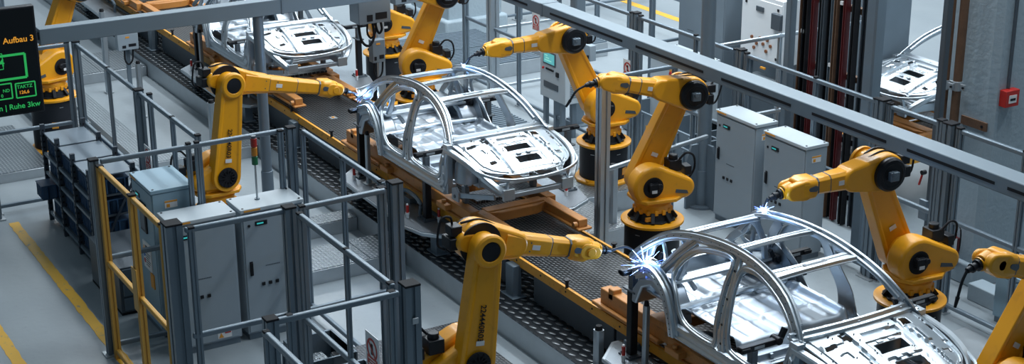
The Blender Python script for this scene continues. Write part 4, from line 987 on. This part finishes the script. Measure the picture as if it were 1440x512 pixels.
for a, b in ((20.62, -13.05), (20.62, -13.25), (21.13, -13.05), (21.13, -13.25)): G().box(a-.035, a+.035, b-.035, b+.035, 0, .62).build('leg', FRM, op)
q = G(); q.box(20.6, 21.15, -13.27, -13.23, .2, .25); q.build('leg_brace', FRM, op)
# junction boxes
def jbox(label, x0, x1, y0, y1, z0, z1, m=CAB, cat='junction box', grp='grey junction boxes', cable=True, nm='junction_box', face='y', floor=None):
    r = thing(nm, label, cat, ((x0+x1)/2, (y0+y1)/2, z0), 0, grp)
    G().box(x0, x1, y0, y1, z0, z1).build('housing', m, r, bevel=.01)
    if face == 'y':
        G().box(x0+.03, x0+.07, y1, y1+.02, z0+.05, z0+.10).build('knob', BLK, r); G().box(x1-.09, x1-.03, y1, y1+.003, z1-.08, z1-.05).build('label_plate', STKO, r)
    else:
        a, b = y0+(y1-y0)*.12, y0+(y1-y0)*.48
        G().box(x0-.004, x0, a, b, z0+.06, z0+.06+(z1-z0)*.17).build('slot', BLK, r); G().box(x0-.004, x0, b+.05, b+.05+(b-a)*.5, z0+.04, z0+.04+(z1-z0)*.17).build('slot', BLK, r)
        G().box(x0-.004, x0, b-.02, b+.05, z1-.08, z1-.05).build('label_plate', STKO, r)
    if cable: 
        c = ((x0+x1)/2, (y0+y1)/2)
        G().tube([(c[0], c[1]+.05, z0+.02), (c[0], c[1]+.06, z0-.18), (c[0], c[1]-.0, z0-.28), (c[0], c[1]-.08, z0-.2), (c[0], c[1]-.1, z0+.02)], .016).build('cable', RUB, r)
    return r
jbox('small grey junction box hung on the column right of the operator panel', 20.52, 20.86, -13.62, -13.5, 1.27, 1.53, cable=False)
j1 = jbox('big dark grey control box hanging at the top over the black robot pedestal', 22.0, 22.35, -10.68, -10.12, 2.0, 2.62, m=CABD, face='x')
G().tube([(22.1, -10.15, 2.0), (22.1, -10.2, 1.72), (22.1, -10.32, 1.62), (22.1, -10.42, 1.75), (22.1, -10.4, 2.0)], .022).build('cable', RUB, j1)
G().tube([(22.14, -10.45, 2.0), (22.14, -10.52, 1.8), (22.14, -10.58, 1.85), (22.14, -10.56, 2.0)], .02).build('cable', RUB, j1)
G().box(22.13, 22.20, -10.3, -10.2, 2.6, 4.5).build('hanger', FRD, j1)
j2 = jbox('dark grey control box at the top just left of the leaning robot arm', 23.2, 23.55, -11.85, -11.35, 1.93, 2.5, m=CABD, face='x', cable=False)
G().box(23.3, 23.38, -11.6, -11.52, 2.5, 4.5).build('hanger', FRD, j2)
j3 = jbox('small light grey teach box on a slim post in front of the black robot pedestal', 22.6, 22.75, -10.85, -10.62, 1.17, 1.55, m=CABD, face='x')
G().box(22.76, 22.83, -10.92, -10.80, 0, 1.9).build('post', ALU, j3)
j4 = jbox('small grey teach box with a black cable left of the slim grey pole', 27.1, 27.25, -8.1, -7.72, .75, 1.05, m=CAB, face='x')
G().box(27.25, 27.31, -7.97, -7.9, 0, 1.05).build('post', FRM, j4)
# back row cabinets
cab('large dark grey cabinet at the top, left of the thick round column', (21.0, -15.6), '+Y', 1.25, .6, 2.7, m=CABD, disp=False, handle=.78, btn=3, lid=False, sticker=False, kind='dark_cabinet', grp='dark cabinets in the back row')
cab('dark grey cabinet with a black handle behind the left edge of the white cabinet', (19.75, -16.1), '+Y', 1.3, .6, 3.0, m=CABD, disp=False, handle=.74, btn=0, lid=False, sticker=False, kind='dark_cabinet', grp='dark cabinets in the back row')
cab('plain dark grey cabinet between the white cabinet and the rusty rack', (18.4, -16.2), '+Y', 1.6, .6, 3.0, m=CABD, disp=False, handle=0, btn=0, lid=False, sticker=False, logo=False, kind='dark_cabinet', grp='dark cabinets in the back row')
wc = cab('white wall cabinet with orange brown sockets at the top right of centre', (19.2, -15.5), '+Y', 1.0, .35, 1.05, m=WHT, z0=1.42, disp=False, handle=0, btn=0, plinth=.01, lid=False, sticker=False, logo=False, kind='white_cabinet', grp='white cabinets')
def gw(): q = G(); q.T = wc.matrix_basis.copy(); return q
SOCK = mat('socket_brown', (.22, .08, .03), .5)
for a, b in ((.30, .36), (.42, .28), (.50, .38), (.58, .30), (.68, .38), (.76, .30), (.36, .20), (.66, .20)): gw().cyl((a, -.02, b), (a, .02, b), .028, n=12).build('socket', SOCK, wc)
gw().box(.38, .56, -.02, 0, .80, .88).build('display', FRD, wc, bevel=.004)
for a, b in ((.12, .9), (.9, .9), (.12, .12), (.9, .12)): gw().box(a-.02, a+.02, -.01, 0, b-.02, b+.02).build('corner_lock', BLK, wc)
gw().box(.80, 1.02, -.06, .0, .6, .85).build('switch_box', FRD, wc, bevel=.008)
gw().box(.1, .9, .03, .3, -.34, -.30).build('shelf', CABL, wc); gw().box(.55, .66, -.02, .01, -.1, -.07).build('orange_label', STKO, wc)
for a in (.12, .85): gw().box(a, a+.05, .1, .15, -1.42, .0).build('leg', FRM, wc)
dk_ = cab('light grey control desk with a red emergency button behind the overhead beam', (20.6, -14.75), '+Y', 1.15, .55, 1.3, m=CABL, disp=False, handle=0, btn=0, lid=True, sticker=False, logo=False, kind='control_desk', cat='control desk', grp='control desks')
def gd(): q = G(); q.T = dk_.matrix_basis.copy(); return q
gd().cyl((.62, -.04, 1.02), (.62, 0, 1.02), .035, n=14).build('stop_button', RED, dk_); gd().box(.56, .68, -.01, 0, .96, 1.08).build('button_plate', STKO, dk_)
for k in range(3): gd().box(.76+k*.07, .79+k*.07, -.02, 0, 1.0, 1.04).build('button', BLK, dk_)
# grey open troughs
def trough(label, x0, x1, y0, y1, h=.45):
    r = thing('metal_trough', label, 'container', ((x0+x1)/2, (y0+y1)/2, 0), 0, 'open grey metal containers')
    t = .03; g = G(); g.box(x0, x1, y0, y0+t, .04, h); g.box(x0, x1, y1-t, y1, .04, h); g.box(x0, x0+t, y0+t, y1-t, .04, h); g.box(x1-t, x1, y0+t, y1-t, .04, h); g.box(x0, x1, y0, y1, .02, .05)
    g.build('shell', FRM, r, bevel=.004)
    g = G(); n = max(2, int((x1-x0)/.25))
    for i in range(n+1): xx = x0+(x1-x0)*i/n; g.box(xx-.015, xx+.015, y1, y1+.02, .05, h-.04)
    g.build('rib', FRM, r); G().box(x0+.1, x0+.2, y1+.002, y1+.006, .15, .25).build('orange_tag', STKO, r)
    for a in (x0+.06, x1-.06):
        for b in (y0+.06, y1-.06): G().box(a-.03, a+.03, b-.03, b+.03, 0, .04).build('foot', FRD, r)
trough('open grey trough behind the right robot, farthest of the row', 19.7, 20.6, -15.0, -14.2)
trough('open grey trough behind the lower arm of the right robot, middle of the row', 18.6, 19.5, -14.9, -14.1)
trough('open grey trough just left of the finned column', 17.6, 18.4, -14.4, -13.65)
trough('open grey box on the floor inside the foreground fence', 14.5, 15.2, -6.5, -5.9, .35)
trough('second open grey box inside the foreground fence, nearer the bottom edge', 13.6, 14.3, -6.5, -5.9, .35)
# ------------------------------------------------------------------ shelving with blue bins
rk = thing('shelving_rack', 'dark steel shelving with flat grey tops holding blue bins at the left', 'shelving', (20.2, -5.2, 0))
XS = (21.3, 20.55, 19.8, 19.05); YF, YBk = -4.90, -5.47
for x in XS:
    for y in (YF, YBk):
        g = G(); g.box(x-.025, x+.025, y-.03, y+.03, 0, 1.42); g.mi = 1
        for k in range(16): g.box(x-.028, x-.0255, y-.012, y+.012, .08+.083*k, .105+.083*k); g.box(x-.012, x+.012, y+.0305, y+.033, .08+.083*k, .105+.083*k)
        g.build('upright', [RACKU, RUB], rk)
SZ = (.12, .42, .72, 1.0)
for i in range(3):
    a, b = XS[i+1]+.03, XS[i]-.03
    G().box(a, b, YBk, YF, 1.285, 1.305).build('top_panel', SHELF, rk, bevel=.004)
    for z in SZ:
        G().box(a, b, YBk, YF, z, z+.02).build('shelf', FRD, rk)
        g = G(); g.box(a, b, YF-.005, YF+.02, z-.015, z+.025); g.build('shelf_beam', FRM, rk)
g = G(); g.beam((19.03, YF, .15), (19.03, YBk, 1.2), .03, .02, (1, 0, 0)); g.build('cross_brace', RACKU, rk)
bn = thing('storage_bin', 'dark blue plastic bin', 'bin', (0, 0, 0), 0, 'blue bins on the dark shelving')
def ring_box(g, x0, x1, y0, y1, z0, z1, t):
    g.box(x0, x1, y0, y0+t, z0, z1); g.box(x0, x1, y1-t, y1, z0, z1); g.box(x0, x0+t, y0+t, y1-t, z0, z1); g.box(x1-t, x1, y0+t, y1-t, z0, z1); g.box(x0, x1, y0, y1, z0, z0+t)
g = G(); ring_box(g, -.15, .15, -.24, .24, 0, .2, .012); g.build('tub', BINB, bn, bevel=.003)
g = G()
for k in range(4): g.box(-.12+k*.07, -.10+k*.07, .24, .25, .01, .19); g.box(-.16, -.15, -.2+k*.12, -.18+k*.12, .01, .19)
g.box(-.157, .157, -.247, .247, .185, .2); g.build('rim', BINB, bn)
rows = ('bottom shelf', 'second shelf', 'third shelf', 'upper shelf'); bays = ('bay farthest from the gate', 'middle bay', 'bay behind the gate post')
first = True
for i in range(3):
    for k, z in enumerate(SZ):
        for j in range(2):
            x = XS[i]-.22-.32*j; pull = .02 if not (i == 0 and k == 1 and j == 0) else .24
            lb = 'blue bin on the %s, %s one in the %s' % (rows[k], ('farther', 'nearer')[j], bays[i])
            if pull > .1: lb = 'blue bin pulled far out of the dark shelving at its left end'
            loc = (x, -5.2+pull, z+.021)
            if first: bn.matrix_basis = MX.Translation(V(loc)); bn['label'] = lb; first = False
            else: dup(bn, loc, label=lb)
sd_ = thing('drawer_unit', 'low dark drawer unit on the floor behind the yellow gate', 'drawer unit', (17.9, -5.1, 0))
G().box(17.55, 18.8, -5.5, -4.75, .03, .62).build('carcass', FRD, sd_, bevel=.008)
for k in range(3): G().box(17.53, 17.55, -5.46, -4.79, .06+k*.19, .22+k*.19).build('drawer', FRM, sd_, bevel=.006); 
G().box(17.55, 18.8, -5.5, -4.75, 0, .03).build('base', RUB, sd_)
# ------------------------------------------------------------------ prohibition signs
def sign(label, x0, x1, y, z0, z1):
    r = thing('prohibition_sign', label, 'sign', ((x0+x1)/2, y, z0), 0, 'no entry signs on the fences')
    w, h = x1-x0, z1-z0; cx, cz = (x0+x1)/2, z1-w*.55
    G().box(x0, x1, y, y+.006, z0, z1).build('board', WHT, r)
    R = w*.40; g = G(); n = 28
    o_ = [(cx+R*math.cos(2*PI*i/n), cz+R*math.sin(2*PI*i/n)) for i in range(n)]; i_ = [(cx+R*.8*math.cos(2*PI*i/n), cz+R*.8*math.sin(2*PI*i/n)) for i in range(n)]
    g.loft([[(a, y+.006, b) for a, b in i_], [(a, y+.010, b) for a, b in i_], [(a, y+.010, b) for a, b in o_], [(a, y+.006, b) for a, b in o_]], False)
    g.build('red_ring', RED, r)
    g = G(); g.beam((cx+R*.6, y+.0105, cz+R*.6), (cx-R*.6, y+.0105, cz-R*.6), R*.17, .003, (0, 1, 0)); g.build('red_bar', RED, r)
    g = G(); g.box(cx-R*.16, cx+R*.2, y+.006, y+.009, cz-R*.5, cz+R*.25)
    for k in range(3): g.box(cx-R*.16+k*R*.13, cx-R*.16+k*R*.13+R*.09, y+.006, y+.009, cz+R*.25, cz+R*.5)
    g.build('hand_symbol', BLK, r)
    G().box(x0+w*.12, x1-w*.12, y+.006, y+.009, z0+h*.05, z0+h*.34).build('red_panel', RED, r)
    g = G()
    for k in range(3): g.box(x0+w*.22, x1-w*.22-w*.1*(k % 2), y+.009, y+.011, z0+h*(.10+.08*k), z0+h*(.10+.08*k)+h*.03)
    g.build('panel_text', STKW, r)
sign('white and red prohibition sign hanging above the operator panel, topmost in the picture', 21.84, 22.08, -13.36, 1.50, 1.80)
sign('white and red prohibition sign behind the wrist of the right robot', 19.12, 19.36, -13.36, 1.32, 1.62)
sign('white and red prohibition sign on the fence beside the blue shelving', 18.58, 18.82, -5.585, 1.38, 1.72)
sign('white and red prohibition sign on the foreground fence at the bottom edge', 12.02, 12.30, -5.605, 1.36, 1.72)
# ------------------------------------------------------------------ rusty profile rack
rr_ = thing('profile_rack', 'tall rack of rusty, black and dark red upright profiles right of the white cabinet', 'rack', (15.8, -14.4, 0))
for x, w_, m_, dy in ((16.42, .09, RUST, 0), (16.30, .10, BLK, .05), (16.17, .05, DRED, .03), (16.02, .10, RUB, 0), (15.94, .06, FRD, .05), (15.86, .07, BLK, 0), (15.78, .06, FRM, .02), (15.70, .06, RUST, .04), (15.62, .07, RUB, 0), (15.53, .05, DRED, .03), (15.40, .05, BLK, .0), (15.33, .06, RUB, .05), (15.17, .11, FRD, 0)):
    g = G(); g.box(x-w_/2, x+w_/2, -14.42+dy, -14.36+dy, 0.02, 4.6); g.box(x-w_/2, x-w_/2+.012, -14.36+dy, -14.33+dy, .02, 4.6); g.box(x+w_/2-.012, x+w_/2, -14.36+dy, -14.33+dy, .02, 4.6)
    g.build('upright_profile', m_, rr_)
for z in (.35, 1.15, 2.05, 3.0): G().box(15.1, 16.48, -14.50, -14.42, z, z+.08).build('cross_bar', RUST if z > 2 else BLK, rr_)
for x, z in ((16.36, 2.55), (15.76, 2.2), (15.6, 3.1)): G().box(x-.025, x+.025, -14.34, -14.30, z, z+.05).build('clip', STKW, rr_)
# ------------------------------------------------------------------ things on the painted wall
fe = thing('fire_extinguisher', 'red fire extinguisher hanging at the foot of the painted wall', 'fire extinguisher', (13.15, -14.16, .2))
FX, FY = 13.12, -14.13
G().lathe([(.06, .20), (.075, .22), (.075, .66), (.06, .71), (.03, .74)], (FX, FY), 24).build('cylinder', RED, fe)
q = G(); q.cyl((FX, FY, .74), (FX, FY, .79), .022, n=12); q.box(FX-.03, FX+.05, FY-.012, FY+.012, .78, .81); q.build('valve', BLK, fe)
G().lathe([(.077, .20), (.077, .25)], (FX, FY), 24).build('foot_ring', RUB, fe); G().lathe([(.0775, .36), (.0775, .39)], (FX, FY), 24).build('strap', RUB, fe)
G().box(FX-.085, FX-.076, FY-.03, FY+.03, .42, .62).build('label_panel', STKW, fe); G().tube([(FX, FY, .78), (FX-.05, FY-.1, .74), (FX-.06, FY-.11, .5), (FX-.04, FY-.1, .36)], .01).build('hose', RUB, fe)
G().box(FX-.06, FX+.06, -14.24, -14.20, .3, .6).build('bracket', DRED, fe)
ca = thing('fire_alarm_call_point', 'small red fire call point on the painted wall at the right edge', 'alarm', (12.84, -14.56, 2.38))
G().box(12.74, 12.85, -14.67, -14.44, 2.37, 2.58).build('box', RED, ca, bevel=.008); G().box(12.735, 12.741, -14.62, -14.49, 2.42, 2.52).build('glass_panel', STKW, ca); G().box(12.733, 12.736, -14.60, -14.51, 2.45, 2.48).build('symbol', BLK, ca)
cdt = thing('conduit', 'thin dark conduit rising from the red call point', 'pipe', (12.83, -14.56, 2.6), 0, 'pipes on the painted wall')
G().cyl((12.83, -14.56, 2.59), (12.83, -14.56, 8), .022, n=10).build('tube', FRD, cdt)
for x, y, rad, lb in ((13.42, -14.1, .045, 'brown steel pipe nearest the back car body, clamped in front of the painted wall'), (13.3, -14.18, .055, 'thicker brown steel pipe with a bright clamp on the painted wall')):
    p = thing('wall_pipe', lb, 'pipe', (x, y, 1.9), 0, 'pipes on the painted wall')
    G().cyl((x, y, 1.9), (x, y, 6), rad, n=16).build('tube', RUST, p)
    g = G(); g.cyl((x, y, 2.5), (x, y, 2.62), rad+.01, n=16); g.box(x-.14, x+.14, y-.01, y+.02, 2.52, 2.6); g.build('pipe_clamp', GALV, p, bevel=.004)
    for a in (-.12, .12): G().cyl((x+a, y+.02, 2.56), (x+a, y+.035, 2.56), .016, n=8).build('clamp_bolt', BLK, p)
    G().box(x-.05, x+.05, -14.33, y, 1.9, 1.95).build('wall_bracket', FRD, p)
fb = thing('wall_bracket', 'brown flat steel bracket with a hole on the painted wall', 'bracket', (13.05, -14.3, 2.05)); G().box(12.88, 13.3, -14.325, -14.30, 2.05, 2.16).build('plate', RUST, fb); G().cyl((12.95, -14.30, 2.1), (12.95, -14.29, 2.1), .018, n=10).build('hole', BLK, fb)
vl = thing('lever_valve', 'small red lever valve beside the fence post at the right', 'valve', (13.06, -13.5, 1.5)); q = G(); q.beam((13.06, -13.48, 1.62), (13.10, -13.47, 1.45), .03, .02); q.build('lever', RED, vl, bevel=.005); G().cyl((13.06, -13.52, 1.62), (13.06, -13.46, 1.62), .03, n=10).build('valve_body', BLK, vl); G().box(13.0, 13.12, -13.56, -13.52, 1.0, 1.25).build('switch_plate', FRM, vl)
eb = cab('blue grey electrical box standing at the bottom right edge', (11.98, -13.72), '+Y', .62, .5, .68, m=CABB, disp=False, handle=0, btn=0, lid=True, sticker=False, logo=False, side_warn=False, kind='electrical_box', cat='electrical box', grp='electrical boxes')
q = G(); q.box(11.34, 11.36, -14.15, -13.8, .02, .32); q.build('vent_opening', RUB, eb); q = G(); q.box(11.352, 11.357, -13.95, -13.88, .42, .5); q.build('warning_label', STKO, eb)
q = G(); q.cyl((11.34, -13.8, .58), (11.36, -13.8, .58), .03, n=12); q.build('lock', BLK, eb)
kb = thing('kerb_block', 'low concrete block between the wall and the electrical box', 'block', (12.35, -14.05, 0)); G().box(12.15, 12.6, -14.2, -13.95, 0, .22).build('block', CONC, kb, bevel=.012)
fs = G(); fs.box(11.2, 12.0, -13.35, -12.0, 0, .006); tag(fs.build('floor_sheet', GALV), 'thin bright metal sheet on the floor right of the hood tip', 'metal sheet')

c2 = thing('back_conveyor', 'dark conveyor under the back line car body at the right', 'conveyor', (15.94, -17.2, 0))
G().box(15.35, 16.5, -20.5, -14.9, .70, .80).build('deck', TREADC, c2)
for y in (-15.3, -17.2, -19.5):
    for x in (15.5, 16.35): G().box(x-.06, x+.06, y-.06, y+.06, 0, .70).build('leg', FRM, c2)
for x in (15.33, 16.5): G().box(x, x+.03, -20.5, -14.9, .68, .82).build('side_rail', RAILY, c2)
W_FAR, W_STRIP, LK = .56, .36, 1.03
# ------------------------------------------------------------------ light: a big hall, lamps in rows under a dark roof, far glow and strips painted into the world for reflections
w = bpy.data.worlds.new('hall'); sc.world = w; w.use_nodes = True
nt = w.node_tree; N = nt.nodes; L = nt.links; bg = N['Background']
tc = N.new('ShaderNodeTexCoord'); nv = N.new('ShaderNodeVectorMath'); nv.operation = 'NORMALIZE'; L.new(tc.outputs['Generated'], nv.inputs[0])
dp = N.new('ShaderNodeVectorMath'); dp.operation = 'DOT_PRODUCT'; L.new(nv.outputs[0], dp.inputs[0]); dp.inputs[1].default_value = V((.78, -.42, .46)).normalized()
def mth(op, a, b_=None, clamp=False):
    q = N.new('ShaderNodeMath'); q.operation = op; q.use_clamp = clamp
    for i, v in enumerate((a, b_)):
        if v is None: continue
        if isinstance(v, (int, float)): q.inputs[i].default_value = v
        else: L.new(v, q.inputs[i])
    return q.outputs[0]
f = mth('POWER', mth('MAXIMUM', dp.outputs['Value'], 0.), 5.)
sx = N.new('ShaderNodeSeparateXYZ'); L.new(nv.outputs[0], sx.inputs[0])
u = mth('DIVIDE', sx.outputs['Y'], mth('MAXIMUM', sx.outputs['Z'], .05))
band = mth('GREATER_THAN', mth('SINE', mth('MULTIPLY', u, 4.2)), .72)
up_ = mth('MULTIPLY', mth('SUBTRACT', sx.outputs['Z'], .12), 6., True)
st = mth('MULTIPLY', band, up_)
fac = mth('ADD', mth('MULTIPLY', f, W_FAR), mth('MULTIPLY', st, W_STRIP))
col = N.new('ShaderNodeMix'); col.data_type = 'RGBA'; col.blend_type = 'ADD'; col.inputs['Factor'].default_value = 1
sc2 = N.new('ShaderNodeVectorMath'); sc2.operation = 'SCALE'; sc2.inputs[0].default_value = (.80, .93, 1.0); L.new(fac, sc2.inputs['Scale'])
L.new(sc2.outputs[0], col.inputs['A']); col.inputs['B'].default_value = (.036, .066, .092, 1)
L.new(col.outputs['Result'], bg.inputs[0]); bg.inputs[1].default_value = 1.
def area(x, y, z, sx_, sy_, e, c=(.88, .95, 1.), rx=0, ry=0):
    l = bpy.data.lights.new('unseen_area_light', 'AREA'); l.shape = 'RECTANGLE'; l.size = sx_; l.size_y = sy_; l.energy = e; l.color = c
    o = bpy.data.objects.new('unseen_area_light', l); COL.objects.link(o); o.location = (x, y, z); o.rotation_euler = (rx, ry, 0)
for y, e in ((-9.6, 330), (-14, 430), (-19, 560)):
    for x in (12, 20, 27, 35): area(x, y, 11, 5.5, .6, e*LK)
area(19, -14, 10, 7, 5, 520)  # added light, no fixture: brightens the middle against the left side
area(24, -30, 11, 24, 6, 1700*LK)  # added big soft key from the right rear, out of view
sc.view_settings.view_transform = 'Standard'; sc.view_settings.look = 'None'; sc.view_settings.gamma = 1
sc.view_settings.exposure = 0.; sc.view_settings.use_curve_mapping = False
sc.cycles.use_denoising = True; sc.cycles.max_bounces = 8; sc.cycles.sample_clamp_indirect = 6
